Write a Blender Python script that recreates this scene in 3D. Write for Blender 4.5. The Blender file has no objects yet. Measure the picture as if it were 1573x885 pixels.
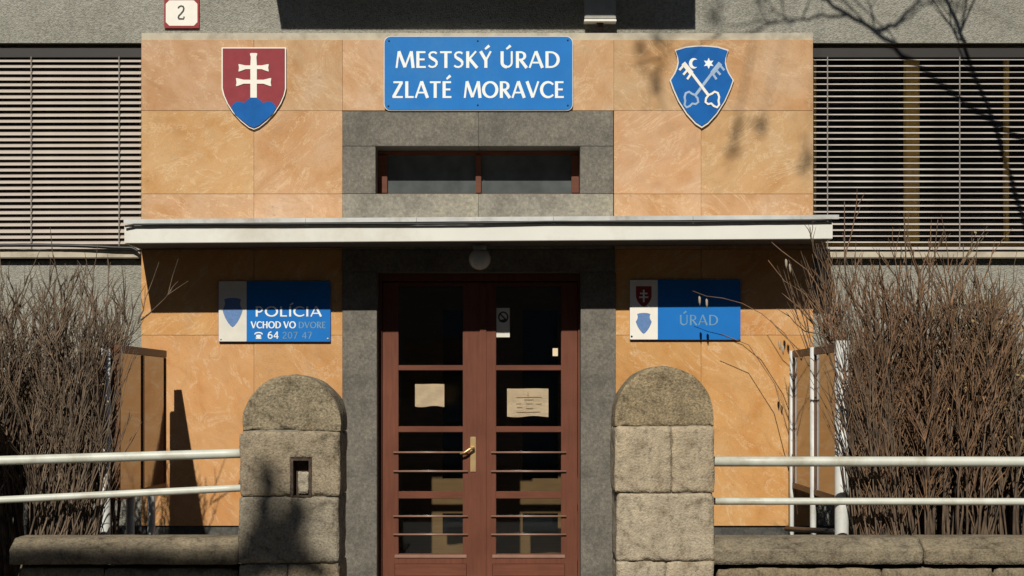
import bpy, bmesh, math, random
from mathutils import Vector, Matrix, noise
R = math.radians

# ------------------------------------------------------------------ camera, sky, sun, exposure
scene = bpy.context.scene
EYE, DIST, FPX, CX, HY = 1.55, 15.0, 2895.0, 786.5, 605.0     # eye height, distance to the facade, focal length / principal column / horizon row of the photo
cam_d = bpy.data.cameras.new('camera'); cam = bpy.data.objects.new('camera', cam_d)
scene.collection.objects.link(cam); scene.camera = cam
cam.location = (0, -DIST, EYE); cam.rotation_euler = (R(90), 0, 0)
cam_d.sensor_width = 36; cam_d.lens = 36*FPX/1573; cam_d.shift_y = (HY-442.5)/1573; cam_d.clip_end = 2000

SUN = Vector((-0.127, -1.0, 0.78)).normalized()               # towards the sun
world = bpy.data.worlds.new('World'); scene.world = world; world.use_nodes = True
wn = world.node_tree.nodes; wl = world.node_tree.links
sky = wn.new('ShaderNodeTexSky'); sky.sky_type = 'NISHITA'; sky.sun_disc = False
sky.sun_elevation = math.asin(SUN.z); sky.sun_rotation = math.atan2(SUN.x, SUN.y)
sky.air_density = 0.7; sky.dust_density = 0.1; sky.ozone_density = 1.0; sky.altitude = 200
wl.new(sky.outputs[0], wn['Background'].inputs[0]); wn['Background'].inputs[1].default_value = 0.05
sd = bpy.data.lights.new('sun', 'SUN'); sd.energy = 5.0; sd.angle = R(0.53); sd.color = (1.0, 0.94, 0.84)
so = bpy.data.objects.new('sun', sd); scene.collection.objects.link(so)
so.rotation_euler = SUN.to_track_quat('Z', 'Y').to_euler(); so.location = (-3, -20, 16)
vs = scene.view_settings
vs.view_transform = 'Standard'; vs.look = 'None'; vs.gamma = 1.0; vs.use_curve_mapping = False; vs.exposure = -0.15

# ------------------------------------------------------------------ helpers
C = scene.collection
rnd = random.Random(7)
def S(y=0.0): return FPX/(DIST+y)                 # pixels per metre on the plane at depth y
def X(px, y=0.0): return (px-CX)/S(y)
def Z(py, y=0.0): return EYE+(HY-py)/S(y)

def link(o, parent=None):
    C.objects.link(o)
    if parent is not None: o.parent = parent
    return o
def obj(name, me, mats=None, parent=None, loc=None):
    if isinstance(me, bmesh.types.BMesh):
        m = bpy.data.meshes.new(name); me.to_mesh(m); me.free(); me = m
    o = bpy.data.objects.new(name, me)
    if mats is not None:
        for m in (mats if isinstance(mats, (list, tuple)) else [mats]): me.materials.append(m)
    link(o, parent)
    if loc is not None: o.location = loc
    return o
def thing(name, label, cat, group=None, loc=(0, 0, 0)):
    o = bpy.data.objects.new(name, None); o.empty_display_size = 0.1; link(o); o.location = loc
    return tag(o, label, cat, group)
def tag(o, label, cat, group=None):
    o['label'] = label; o['category'] = cat
    if group: o['group'] = group
    return o
def box(bm, x0, x1, y0, y1, z0, z1, mi=0):
    v = [bm.verts.new((x, y, z)) for x in (x0, x1) for y in (y0, y1) for z in (z0, z1)]
    for q in ((0, 1, 3, 2), (4, 6, 7, 5), (0, 4, 5, 1), (2, 3, 7, 6), (0, 2, 6, 4), (1, 5, 7, 3)):
        f = bm.faces.new([v[i] for i in q]); f.material_index = mi
    return v
def boxes(name, lst, m, parent=None, bev=0.0):
    bm = bmesh.new()
    for b in lst: box(bm, *b)
    if bev:
        bmesh.ops.bevel(bm, geom=bm.edges[:], offset=bev, segments=2, affect='EDGES', clamp_overlap=True)
    bmesh.ops.recalc_face_normals(bm, faces=bm.faces[:])
    return obj(name, bm, m, parent)
def cbox(name, x0, x1, y0, y1, z0, z1, m, parent=None, bev=0.0):      # a box whose origin sits at its centre
    c = Vector(((x0+x1)/2, (y0+y1)/2, (z0+z1)/2))
    o = boxes(name, [(x0-c.x, x1-c.x, y0-c.y, y1-c.y, z0-c.z, z1-c.z)], m, parent, bev)
    o.location = c if parent is None else c-parent_origin(parent)
    return o
def parent_origin(p):
    l = Vector(p.location)
    while p.parent is not None:
        p = p.parent; l += p.location
    return l
def plate(name, poly, y0, th, m, parent=None):     # outline in x,z facing the street, extruded backwards
    bm = bmesh.new()
    v = [bm.verts.new((x, y0, z)) for x, z in poly]
    f = bm.faces.new(v); f.normal_update()
    if f.normal.y > 0: f.normal_flip()
    if th:
        r = bmesh.ops.extrude_face_region(bm, geom=[f])
        for e in r['geom']:
            if isinstance(e, bmesh.types.BMVert): e.co.y += th
        # the extruded copy is the back; keep the original as front
        bm.faces.new([w for w in v][::1]) if not any(set(g.verts) == set(v) for g in bm.faces) else None
        bmesh.ops.recalc_face_normals(bm, faces=bm.faces[:])
    return obj(name, bm, m, parent)
class Tubes:
    def __init__(s): s.v = []; s.f = []
    def add(s, pts, rad, n=6, cap=True):
        pts = [Vector(p) for p in pts]; k = len(pts)
        if not isinstance(rad, (list, tuple)): rad = [rad]*k
        b0 = len(s.v); up = None
        for i, p in enumerate(pts):
            d = (pts[min(i+1, k-1)]-pts[max(i-1, 0)]).normalized()
            if up is None:
                up = d.orthogonal().normalized()
            else:
                up = (up-d*up.dot(d))
                up = up.normalized() if up.length > 1e-6 else d.orthogonal().normalized()
            w = d.cross(up)
            for j in range(n):
                a = 2*math.pi*j/n
                s.v.append(p+(up*math.cos(a)+w*math.sin(a))*rad[i])
        for i in range(k-1):
            for j in range(n):
                a = b0+i*n+j; b = b0+i*n+(j+1) % n
                s.f.append((a, b, b+n, a+n))
        if cap:
            s.f.append(tuple(b0+j for j in range(n))[::-1]); s.f.append(tuple(b0+(k-1)*n+j for j in range(n)))
    def build(s, name, m, parent=None, smooth=True):
        me = bpy.data.meshes.new(name); me.from_pydata([tuple(q) for q in s.v], [], s.f)
        if smooth: me.polygons.foreach_set('use_smooth', [True]*len(me.polygons))
        return obj(name, me, m, parent)
def tube(name, pts, rad, m, parent=None, n=12):
    t = Tubes(); t.add(pts, rad, n); return t.build(name, m, parent)
def rough_bm(w, d, h, bev, step, amp, seed, arch=None):
    """a stone block standing on z=0, centred in x, front at y=0: rounded edges and an uneven surface"""
    bm = bmesh.new()
    nx, ny, nz = max(2, round(w/step)), max(2, round(d/step)), max(2, round(h/step))
    bmesh.ops.create_cube(bm, size=1)
    def cut(ax, n):
        for i in range(1, n):
            c = -0.5+i/n; co = Vector((0, 0, 0)); co[ax] = c; no = Vector((0, 0, 0)); no[ax] = 1
            bmesh.ops.bisect_plane(bm, geom=bm.verts[:]+bm.edges[:]+bm.faces[:], plane_co=co, plane_no=no, dist=1e-5)
    cut(0, nx); cut(1, ny); cut(2, nz)
    o = Vector((seed*3.7, seed*1.9, seed*5.3))
    for v in bm.verts:
        p = Vector((v.co.x*w, v.co.y*d, v.co.z*h))
        q = Vector((max(-w/2+bev, min(w/2-bev, p.x)), max(-d/2+bev, min(d/2-bev, p.y)), max(-h/2+bev, min(h/2-bev, p.z))))
        e = p-q
        if e.length > 1e-6: p = q+e.normalized()*bev
        if arch:
            r = w/2; sx = max(-1, min(1, p.x/r)); p.x = r*math.sin(sx*math.pi/2)
            top = arch+(h-arch)*math.sqrt(max(0, 1-(p.x/r)**2)); p.z = -h/2+(p.z+h/2)/h*top
        n_ = (v.co*1.0).normalized()
        ext = sum(abs(abs(c)-0.5) < 1e-4 for c in v.co)
        if ext >= 2:                                   # chipped arrises
            p -= n_*max(0.0, noise.noise(p*13+o)+0.25*noise.noise(p*41+o)+0.05)*amp*4.0
        a = noise.noise(p*9+o)*amp+noise.noise(p*28+o)*amp*0.5+noise.noise(p*3+o)*amp*0.9
        p += n_*a
        v.co = (p.x, p.y+d/2, p.z+h/2)
    for f in bm.faces: f.smooth = True
    bmesh.ops.recalc_face_normals(bm, faces=bm.faces[:])
    return bm
_sd = [0]
def stone(name, x0, x1, yf, d, z0, z1, m, parent, bev=0.016, amp=0.006, step=0.03, arch=None):
    _sd[0] += 1
    g = 0.0015
    o = obj(name, rough_bm(x1-x0-2*g, d, z1-z0-2*g, bev, step, amp, _sd[0], arch), m, parent)
    o.location = Vector(((x0+x1)/2, yf, z0+g))-parent_origin(parent)
    return o

# ------------------------------------------------------------------ materials
def nodes(name):
    m = bpy.data.materials.new(name); m.use_nodes = True
    nt = m.node_tree; return m, nt.nodes, nt.links, nt.nodes['Principled BSDF']
def ramp(N, L, src, stops):
    r = N.new('ShaderNodeValToRGB'); L.new(src, r.inputs[0])
    els = r.color_ramp.elements
    while len(els) < len(stops): els.new(0.5)
    for e, (p, c) in zip(els, stops): e.position = p; e.color = (*c, 1) if len(c) == 3 else c
    return r.outputs[0]
def tex(N, L, kind, co, scale, **kw):
    t = N.new(kind); L.new(co, t.inputs['Vector']); t.inputs['Scale'].default_value = scale
    for k, v in kw.items(): t.inputs[k].default_value = v
    return t
def mixc(N, L, fac, a, b, mode='MIX'):
    x = N.new('ShaderNodeMix'); x.data_type = 'RGBA'; x.blend_type = mode
    for s, v in ((x.inputs[0], fac), (x.inputs[6], a), (x.inputs[7], b)):
        if hasattr(v, 'is_linked'): L.new(v, s)
        else: s.default_value = v if isinstance(v, (int, float)) else (*v, 1)
    return x.outputs[2]
def bump(N, L, B, h, strength, dist):
    b = N.new('ShaderNodeBump'); b.inputs['Strength'].default_value = strength; b.inputs['Distance'].default_value = dist
    L.new(h, b.inputs['Height']); L.new(b.outputs[0], B.inputs['Normal']); return b
def plain(name, col, rough=0.6, metal=0.0, var=0.12, scale=14, dirt=None, bmp=0.0, bscale=60, spec=0.5):
    m, N, L, B = nodes(name)
    tc = N.new('ShaderNodeTexCoord').outputs['Object']
    n = tex(N, L, 'ShaderNodeTexNoise', tc, scale, Detail=5)
    lo = tuple(c*(1-var) for c in col); hi = tuple(min(1, c*(1+var)) for c in col)
    c = ramp(N, L, n.outputs[0], [(0.3, lo), (0.7, hi)])
    if dirt:
        n2 = tex(N, L, 'ShaderNodeTexNoise', tc, scale*0.35, Detail=8, Roughness=0.7)
        f = ramp(N, L, n2.outputs[0], [(0.5, (0, 0, 0)), (0.72, (1, 1, 1))])
        c = mixc(N, L, f, c, dirt)
    L.new(c, B.inputs['Base Color'])
    B.inputs['Roughness'].default_value = rough; B.inputs['Metallic'].default_value = metal
    B.inputs['Specular IOR Level'].default_value = spec
    if bmp:
        n3 = tex(N, L, 'ShaderNodeTexNoise', tc, bscale, Detail=4)
        bump(N, L, B, n3.outputs[0], bmp, 0.004)
    return m
def pebbledash():
    m, N, L, B = nodes('pebbledash_render')
    tc = N.new('ShaderNodeTexCoord').outputs['Object']
    v = tex(N, L, 'ShaderNodeTexVoronoi', tc, 85)
    n = tex(N, L, 'ShaderNodeTexNoise', tc, 55, Detail=6, Roughness=0.75)
    n2 = tex(N, L, 'ShaderNodeTexNoise', tc, 1.6, Detail=6, Roughness=0.65)
    c = ramp(N, L, n.outputs[0], [(0.28, (0.13, 0.13, 0.105)), (0.5, (0.29, 0.285, 0.248)), (0.72, (0.40, 0.39, 0.35))])
    c2 = ramp(N, L, n2.outputs[0], [(0.3, (0.78, 0.77, 0.72)), (0.7, (1.08, 1.08, 1.06))])
    c = mixc(N, L, 1.0, c, c2, 'MULTIPLY')
    L.new(c, B.inputs['Base Color']); B.inputs['Roughness'].default_value = 0.95
    bump(N, L, B, v.outputs['Distance'], 0.55, 0.012)
    return m
def sandstone(name, ang):
    m, N, L, B = nodes(name)
    oi = N.new('ShaderNodeObjectInfo'); tcn = N.new('ShaderNodeTexCoord')
    off = N.new('ShaderNodeVectorMath'); off.operation = 'MULTIPLY_ADD'
    off.inputs[1].default_value = (1, 1, 1)
    sc = N.new('ShaderNodeVectorMath'); sc.operation = 'SCALE'; sc.inputs[0].default_value = (31, 17, 23); L.new(oi.outputs['Random'], sc.inputs['Scale'])
    L.new(tcn.outputs['Object'], off.inputs[0]); L.new(sc.outputs[0], off.inputs[2])
    rot = N.new('ShaderNodeMapping'); L.new(off.outputs[0], rot.inputs[0])
    am = N.new('ShaderNodeMath'); am.operation = 'MULTIPLY_ADD'; am.inputs[1].default_value = 0.7; am.inputs[2].default_value = ang-0.35; L.new(oi.outputs['Random'], am.inputs[0])
    cv = N.new('ShaderNodeCombineXYZ'); L.new(am.outputs[0], cv.inputs[1]); L.new(cv.outputs[0], rot.inputs['Rotation'])
    st = N.new('ShaderNodeMapping'); st.inputs['Scale'].default_value = (1, 1, 1.9); L.new(rot.outputs[0], st.inputs[0])
    co = st.outputs[0]
    big = tex(N, L, 'ShaderNodeTexNoise', off.outputs[0], 2.3, Detail=4, Distortion=0.6)
    vein = tex(N, L, 'ShaderNodeTexNoise', co, 4.0, Detail=9, Roughness=0.62, Distortion=0.9)
    fine = tex(N, L, 'ShaderNodeTexNoise', off.outputs[0], 130, Detail=3)
    flk = tex(N, L, 'ShaderNodeTexNoise', co, 11, Detail=7, Roughness=0.8, Distortion=0.4)
    zone = tex(N, L, 'ShaderNodeTexNoise', off.outputs[0], 3.1, Detail=2)
    base = oi.outputs['Color']
    c = mixc(N, L, 1.0, base, ramp(N, L, big.outputs[0], [(0.30, (0.90, 0.78, 0.60)), (0.46, (1, 0.98, 0.95)), (0.56, (1, 1.02, 1.05)), (0.70, (1.02, 1.12, 1.30))]), 'MULTIPLY')
    c = mixc(N, L, 1.0, c, ramp(N, L, vein.outputs[0], [(0.30, (0.90, 0.85, 0.77)), (0.5, (1, 1, 1)), (0.75, (1.07, 1.09, 1.12))]), 'MULTIPLY')
    c = mixc(N, L, 1.0, c, ramp(N, L, fine.outputs[0], [(0.3, (0.92, 0.92, 0.9)), (0.7, (1.07, 1.07, 1.07))]), 'MULTIPLY')
    a = N.new('ShaderNodeMath'); a.operation = 'MULTIPLY'
    L.new(ramp(N, L, flk.outputs[0], [(0.57, (0, 0, 0)), (0.66, (1, 1, 1))]), a.inputs[0])
    L.new(ramp(N, L, zone.outputs[0], [(0.46, (0, 0, 0)), (0.62, (0.7, 0.7, 0.7))]), a.inputs[1])
    c = mixc(N, L, a.outputs[0], c, (0.66, 0.52, 0.33))
    crack = tex(N, L, 'ShaderNodeTexNoise', co, 2.2, Detail=10, Roughness=0.68, Distortion=0.8)
    c = mixc(N, L, ramp(N, L, crack.outputs[0], [(0.525, (0, 0, 0)), (0.535, (0.5, 0.5, 0.5)), (0.55, (0, 0, 0))]), c, (0.70, 0.55, 0.36))
    c = mixc(N, L, ramp(N, L, crack.outputs[0], [(0.415, (0, 0, 0)), (0.425, (0.35, 0.35, 0.35)), (0.435, (0, 0, 0))]), c, (0.30, 0.17, 0.06))
    grime = tex(N, L, 'ShaderNodeTexNoise', off.outputs[0], 5.5, Detail=9, Roughness=0.75)
    c = mixc(N, L, ramp(N, L, grime.outputs[0], [(0.55, (0, 0, 0)), (0.75, (0.40, 0.40, 0.40))]), c, (0.33, 0.25, 0.16))
    spot = tex(N, L, 'ShaderNodeTexNoise', off.outputs[0], 16, Detail=4)
    c = mixc(N, L, ramp(N, L, spot.outputs[0], [(0.70, (0, 0, 0)), (0.78, (0.55, 0.55, 0.55))]), c, (0.20, 0.13, 0.07))
    L.new(c, B.inputs['Base Color']); B.inputs['Roughness'].default_value = 0.62
    B.inputs['Specular IOR Level'].default_value = 0.3
    bump(N, L, B, vein.outputs[0], 0.12, 0.01)
    return m
def granite(name, lo, mid, hi, rough=0.7, scale=38, bmp=0.25):
    m, N, L, B = nodes(name)
    tc = N.new('ShaderNodeTexCoord').outputs['Object']
    n = tex(N, L, 'ShaderNodeTexNoise', tc, scale, Detail=7, Roughness=0.8)
    n2 = tex(N, L, 'ShaderNodeTexNoise', tc, 3.2, Detail=6, Roughness=0.65, Distortion=0.5)
    v = tex(N, L, 'ShaderNodeTexNoise', tc, 6, Detail=9, Roughness=0.7, Distortion=1.4)
    c = ramp(N, L, n.outputs[0], [(0.30, lo), (0.5, mid), (0.70, hi)])
    c = mixc(N, L, 1.0, c, ramp(N, L, n2.outputs[0], [(0.3, (0.60, 0.60, 0.60)), (0.5, (1, 1, 1)), (0.7, (1.3, 1.28, 1.2))]), 'MULTIPLY')
    c = mixc(N, L, ramp(N, L, v.outputs[0], [(0.495, (0, 0, 0)), (0.503, (0.5, 0.5, 0.5)), (0.51, (0, 0, 0))]), c, hi)
    L.new(c, B.inputs['Base Color']); B.inputs['Roughness'].default_value = rough
    bump(N, L, B, n.outputs[0], bmp, 0.006)
    return m
def rubble(name, lo, mid, hi, warm=(1.1, 1.0, 0.86)):
    m, N, L, B = nodes(name)
    oi = N.new('ShaderNodeObjectInfo'); tc = N.new('ShaderNodeTexCoord').outputs['Object']
    n = tex(N, L, 'ShaderNodeTexNoise', tc, 62, Detail=6, Roughness=0.75)
    v = tex(N, L, 'ShaderNodeTexVoronoi', tc, 90)
    n2 = tex(N, L, 'ShaderNodeTexNoise', tc, 5, Detail=6, Roughness=0.7, Distortion=0.6)
    n4 = tex(N, L, 'ShaderNodeTexNoise', tc, 17, Detail=7, Roughness=0.7)
    c = ramp(N, L, n.outputs[0], [(0.30, lo), (0.45, mid), (0.72, hi)])
    c = mixc(N, L, 1.0, c, ramp(N, L, n4.outputs[0], [(0.36, (0.55, 0.54, 0.52)), (0.47, (0.95, 0.95, 0.95)), (0.66, (1.14, 1.12, 1.08))]), 'MULTIPLY')
    c = mixc(N, L, 1.0, c, ramp(N, L, n2.outputs[0], [(0.34, (0.50, 0.47, 0.42)), (0.46, (0.92, 0.91, 0.9)), (0.55, (1, 1, 1)), (0.7, (1.28, 1.25, 1.18))]), 'MULTIPLY')
    c = mixc(N, L, oi.outputs['Random'], c, mixc(N, L, 1.0, c, warm, 'MULTIPLY'))
    L.new(c, B.inputs['Base Color']); B.inputs['Roughness'].default_value = 0.95
    h = N.new('ShaderNodeMath'); h.operation = 'ADD'; L.new(n.outputs[0], h.inputs[0]); L.new(v.outputs['Distance'], h.inputs[1])
    bump(N, L, B, h.outputs[0], 0.5, 0.007)
    return m
def glass(name, tint=(0.9, 0.93, 0.92), ior=1.5):
    m, N, L, B = nodes(name); N.remove(B)
    t = N.new('ShaderNodeBsdfTransparent'); t.inputs[0].default_value = (*tint, 1)
    g = N.new('ShaderNodeBsdfGlossy'); g.inputs['Roughness'].default_value = 0.02
    f = N.new('ShaderNodeFresnel'); f.inputs[0].default_value = ior
    x = N.new('ShaderNodeMixShader'); L.new(f.outputs[0], x.inputs[0]); L.new(t.outputs[0], x.inputs[1]); L.new(g.outputs[0], x.inputs[2])
    L.new(x.outputs[0], N['Material Output'].inputs[0])
    return m
def wood(name, col, rough=0.45, var=0.16, vert=True):
    m, N, L, B = nodes(name)
    tc = N.new('ShaderNodeTexCoord').outputs['Object']
    mp = N.new('ShaderNodeMapping'); mp.inputs['Scale'].default_value = (9, 9, 0.7) if vert else (0.7, 9, 9); L.new(tc, mp.inputs[0])
    n = tex(N, L, 'ShaderNodeTexNoise', mp.outputs[0], 5, Detail=7, Roughness=0.65)
    n2 = tex(N, L, 'ShaderNodeTexNoise', tc, 3, Detail=5)
    c = ramp(N, L, n.outputs[0], [(0.3, tuple(a*(1-var) for a in col)), (0.7, tuple(a*(1+var) for a in col))])
    c = mixc(N, L, 1.0, c, ramp(N, L, n2.outputs[0], [(0.3, (0.85, 0.84, 0.84)), (0.7, (1.12, 1.12, 1.12))]), 'MULTIPLY')
    n5 = tex(N, L, 'ShaderNodeTexNoise', mp.outputs[0], 2.2, Detail=9, Roughness=0.8)
    c = mixc(N, L, ramp(N, L, n5.outputs[0], [(0.62, (0, 0, 0)), (0.70, (0.45, 0.45, 0.45))]), c, tuple(min(1, a*1.5+0.03) for a in col))
    L.new(c, B.inputs['Base Color']); B.inputs['Roughness'].default_value = rough; B.inputs['Specular IOR Level'].default_value = 0.25
    bump(N, L, B, n.outputs[0], 0.08, 0.004)
    return m
M = {}
M['dash'] = pebbledash()
M['stoneA'] = sandstone('orange_sandstone_rising', R(42)); M['stoneB'] = sandstone('orange_sandstone_falling', R(-42))
M['surround'] = granite('grey_surround_stone', (0.065, 0.059, 0.047), (0.125, 0.114, 0.092), (0.22, 0.203, 0.165), scale=44)
M['surround_pale'] = granite('pale_surround_stone', (0.13, 0.12, 0.095), (0.22, 0.205, 0.165), (0.34, 0.32, 0.26))
M['plinth'] = granite('dark_plinth_stone', (0.02, 0.02, 0.018), (0.05, 0.05, 0.045), (0.10, 0.10, 0.09))
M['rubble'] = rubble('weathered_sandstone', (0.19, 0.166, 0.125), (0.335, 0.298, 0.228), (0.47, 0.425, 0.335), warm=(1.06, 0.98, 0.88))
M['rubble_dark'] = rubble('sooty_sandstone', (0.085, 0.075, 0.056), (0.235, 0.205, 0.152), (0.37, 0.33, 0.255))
M['lichen'] = rubble('lichened_sandstone', (0.055, 0.046, 0.032), (0.19, 0.163, 0.11), (0.40, 0.35, 0.25))
M['mortar'] = plain('old_mortar', (0.20, 0.18, 0.14), 0.95, var=0.3, scale=20, bmp=0.5)
M['coping'] = rubble('mossy_coping_stone', (0.07, 0.06, 0.042), (0.175, 0.15, 0.105), (0.29, 0.25, 0.18))
M['fascia'] = plain('white_fascia_paint', (0.68, 0.68, 0.62), 0.55, var=0.05, scale=3, dirt=(0.52, 0.49, 0.40))
M['zinc'] = plain('grey_zinc_sheet', (0.52, 0.53, 0.51), 0.55, 0.0, var=0.15, scale=6, dirt=(0.25, 0.23, 0.19))
M['concrete'] = plain('painted_concrete_soffit', (0.30, 0.28, 0.24), 0.9, var=0.1, bmp=0.3)
M['soffit'] = plain('soffit_darkened_for_shade', (0.10, 0.09, 0.075), 0.95, var=0.15)  # colour lowered to cut light bounced into the canopy's shade
M['sill'] = plain('pale_stone_sill', (0.48, 0.43, 0.33), 0.85, var=0.12, scale=10, dirt=(0.28, 0.24, 0.18), bmp=0.2)
M['black'] = plain('black_rubber', (0.012, 0.012, 0.012), 0.5)
M['darkbox'] = plain('dark_bronze_metal', (0.014, 0.012, 0.010), 0.5)
M['slat'] = plain('beige_aluminium_slat', (0.45, 0.395, 0.34), 0.5, 0.0, var=0.08, scale=5, dirt=(0.40, 0.34, 0.28))
M['slat2'] = plain('silver_aluminium_slat', (0.50, 0.455, 0.41), 0.5, 0.0, var=0.15, scale=4, dirt=(0.30, 0.26, 0.22))
M['cord'] = plain('grey_cord', (0.22, 0.20, 0.17), 0.8)
M['door'] = wood('brown_painted_wood', (0.138, 0.047, 0.026), 0.5)
M['doorh'] = wood('brown_painted_wood_horizontal', (0.138, 0.047, 0.026), 0.5, vert=False)
M['barpaint'] = plain('pale_brown_bar', (0.26, 0.15, 0.11), 0.35)
M['inner'] = wood('honey_wood', (0.21, 0.118, 0.052), 0.5, vert=False)
M['mullion'] = wood('yellow_pine', (0.60, 0.42, 0.13), 0.5)
M['glass'] = glass('clear_glass')
M['vest'] = plain('dark_vestibule_plaster', (0.10, 0.095, 0.09), 0.9)
M['floor'] = plain('dark_floor_tile', (0.05, 0.05, 0.05), 0.6)
M['dustyglass'] = plain('dusty_dark_glass', (0.075, 0.085, 0.085), 0.25, var=0.2, scale=9, dirt=(0.10, 0.11, 0.11))
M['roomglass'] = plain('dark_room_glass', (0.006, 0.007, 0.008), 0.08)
M['brass'] = plain('worn_brass', (0.58, 0.41, 0.2), 0.4, 0.7)
M['paper'] = plain('cream_paper', (0.72, 0.59, 0.40), 0.9, var=0.04, scale=20)
M['ink'] = plain('grey_brown_print', (0.40, 0.30, 0.18), 0.9)
M['red'] = plain('red_enamel', (0.26, 0.020, 0.022), 0.35)
M['shieldred'] = plain('faded_red_enamel', (0.26, 0.043, 0.052), 0.6, var=0.08, spec=0.15)
M['white'] = plain('white_enamel', (0.80, 0.77, 0.69), 0.4, var=0.03)
M['offwhite'] = plain('weathered_white_enamel', (0.66, 0.64, 0.56), 0.5, var=0.05)
M['letter'] = plain('white_letter_paint', (0.78, 0.82, 0.80), 0.5, var=0.03)
M['faded'] = plain('faded_letter_paint', (0.13, 0.27, 0.42), 0.6, var=0.12)
M['blue'] = plain('sign_blue_enamel', (0.010, 0.165, 0.50), 0.5, var=0.06, scale=5, spec=0.2, dirt=(0.035, 0.19, 0.47))
M['blue2'] = plain('bright_sign_blue', (0.008, 0.155, 0.50), 0.5, var=0.06, scale=5, spec=0.2)
M['deepblue'] = plain('shield_blue_enamel', (0.004, 0.105, 0.37), 0.5, var=0.12, scale=9, spec=0.15)
M['paleblue'] = plain('emblem_pale_blue', (0.10, 0.20, 0.42), 0.5, var=0.12, scale=60)
M['silver'] = plain('tarnished_silver_paint', (0.30, 0.42, 0.58), 0.5)
M['darkink'] = plain('black_print', (0.035, 0.033, 0.03), 0.6)
M['rail'] = plain('pale_green_grey_rail_paint', (0.54, 0.56, 0.49), 0.45, var=0.08, scale=9, dirt=(0.34, 0.31, 0.23))
M['post'] = plain('white_post_paint', (0.56, 0.57, 0.54), 0.5, var=0.08, dirt=(0.36, 0.34, 0.28))
M['caseframe'] = wood('brown_case_frame', (0.15, 0.075, 0.038), 0.5)
M['rust'] = plain('rusty_iron', (0.05, 0.032, 0.02), 0.85, var=0.4, scale=40, dirt=(0.16, 0.13, 0.09), bmp=0.5)
M['globe'] = plain('opal_glass', (0.5, 0.5, 0.46), 0.2, var=0.02)
M['boxgrey'] = plain('grey_painted_steel', (0.30, 0.30, 0.27), 0.5)
M['twigL'] = plain('grey_brown_bark', (0.16, 0.112, 0.072), 0.8, var=0.65, scale=10)
M['twigR'] = plain('red_brown_bark', (0.175, 0.100, 0.052), 0.8, var=0.65, scale=10)
M['twigG'] = plain('olive_brown_bark', (0.16, 0.112, 0.064), 0.8, var=0.65, scale=10)
M['leaf'] = plain('dry_leaf', (0.27, 0.18, 0.075), 0.8, var=0.4, scale=2)
M['pod'] = plain('pale_seed_pod', (0.36, 0.30, 0.22), 0.7)
M['bark'] = plain('dark_tree_bark', (0.07, 0.055, 0.04), 0.9, var=0.3, bmp=0.6)
M['soil'] = plain('brown_soil', (0.05, 0.038, 0.026), 1.0, var=0.3, scale=6, bmp=0.8, bscale=18)
M['asphalt'] = plain('asphalt', (0.05, 0.05, 0.05), 0.95, var=0.15, scale=40, bmp=0.4)
M['paving'] = plain('grey_paving', (0.08, 0.076, 0.068), 0.9, var=0.15, scale=8, bmp=0.3)
m, N, L, B = nodes('display_case_glass')
B.inputs['Base Color'].default_value = (0.10, 0.045, 0.022, 1); B.inputs['Roughness'].default_value = 0.06; B.inputs['IOR'].default_value = 1.75
tcn = N.new('ShaderNodeTexCoord'); nn = tex(N, L, 'ShaderNodeTexNoise', tcn.outputs['Object'], 5, Detail=2); bump(N, L, B, nn.outputs[0], 0.03, 0.02)
L.new(ramp(N, L, nn.outputs[0], [(0.3, (0.075, 0.034, 0.017)), (0.7, (0.12, 0.055, 0.027))]), B.inputs['Base Color'])
M['caseglass'] = m

# ------------------------------------------------------------------ ground
def sheet(name, x0, x1, y0, y1, z, m, n=1):
    bm = bmesh.new(); v = [bm.verts.new(p) for p in ((x0, y0, z), (x1, y0, z), (x1, y1, z), (x0, y1, z))]; bm.faces.new(v)
    o = obj(name, bm, m); o['kind'] = 'structure'; return o
sheet('ground', -400, 400, -400, 400, -0.16, M['asphalt'])
boxes('pavement', [(-14, 14, -7.5, -3.9, -0.155, -0.012)], M['paving'])['kind'] = 'structure'
boxes('entrance_path', [(-1.05, 0.95, -3.9, 0.02, -0.155, 0.0)], M['paving'])['kind'] = 'structure'
boxes('planting_bed', [(-14, -1.05, -3.9, 0.03, -0.155, 0.02), (0.95, 14, -3.9, 0.03, -0.155, 0.02)], M['soil'])['kind'] = 'structure'

# ------------------------------------------------------------------ the building
bld = thing('town_hall_building', 'grey pebbledash town hall with orange sandstone entrance bay and white canopy', 'building')
GW = 0.045                                     # face of the grey render
xl, xr = X(217), X(1249)                       # edges of the entrance bay
zt = Z(61)                                     # top of the bay
wz1, wz0 = Z(66, GW), Z(383, GW)               # window head and sill
WL, WR = (xl-2.5, xl-0.004), (xr+0.004, xr+2.55)
EL, ER, TOP, BK = -12.0, 12.0, 8.2, 0.5
dx0, dx1 = X(579), X(892)                      # door opening
dzt = Z(418)
tx0, tx1, tz0, tz1 = X(577), X(891), Z(298), Z(225)
boxes('wall', [(EL, ER, GW, BK, wz1, TOP)], M['dash'], bld)
boxes('wall', [(EL, WL[0], GW, BK, 0.5, wz1), (WL[0], xl, GW, BK, 0.5, wz0)], M['dash'], bld)
boxes('wall', [(WR[1], ER, GW, BK, 0.5, wz1), (xr, WR[1], GW, BK, 0.5, wz0)], M['dash'], bld)
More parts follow.
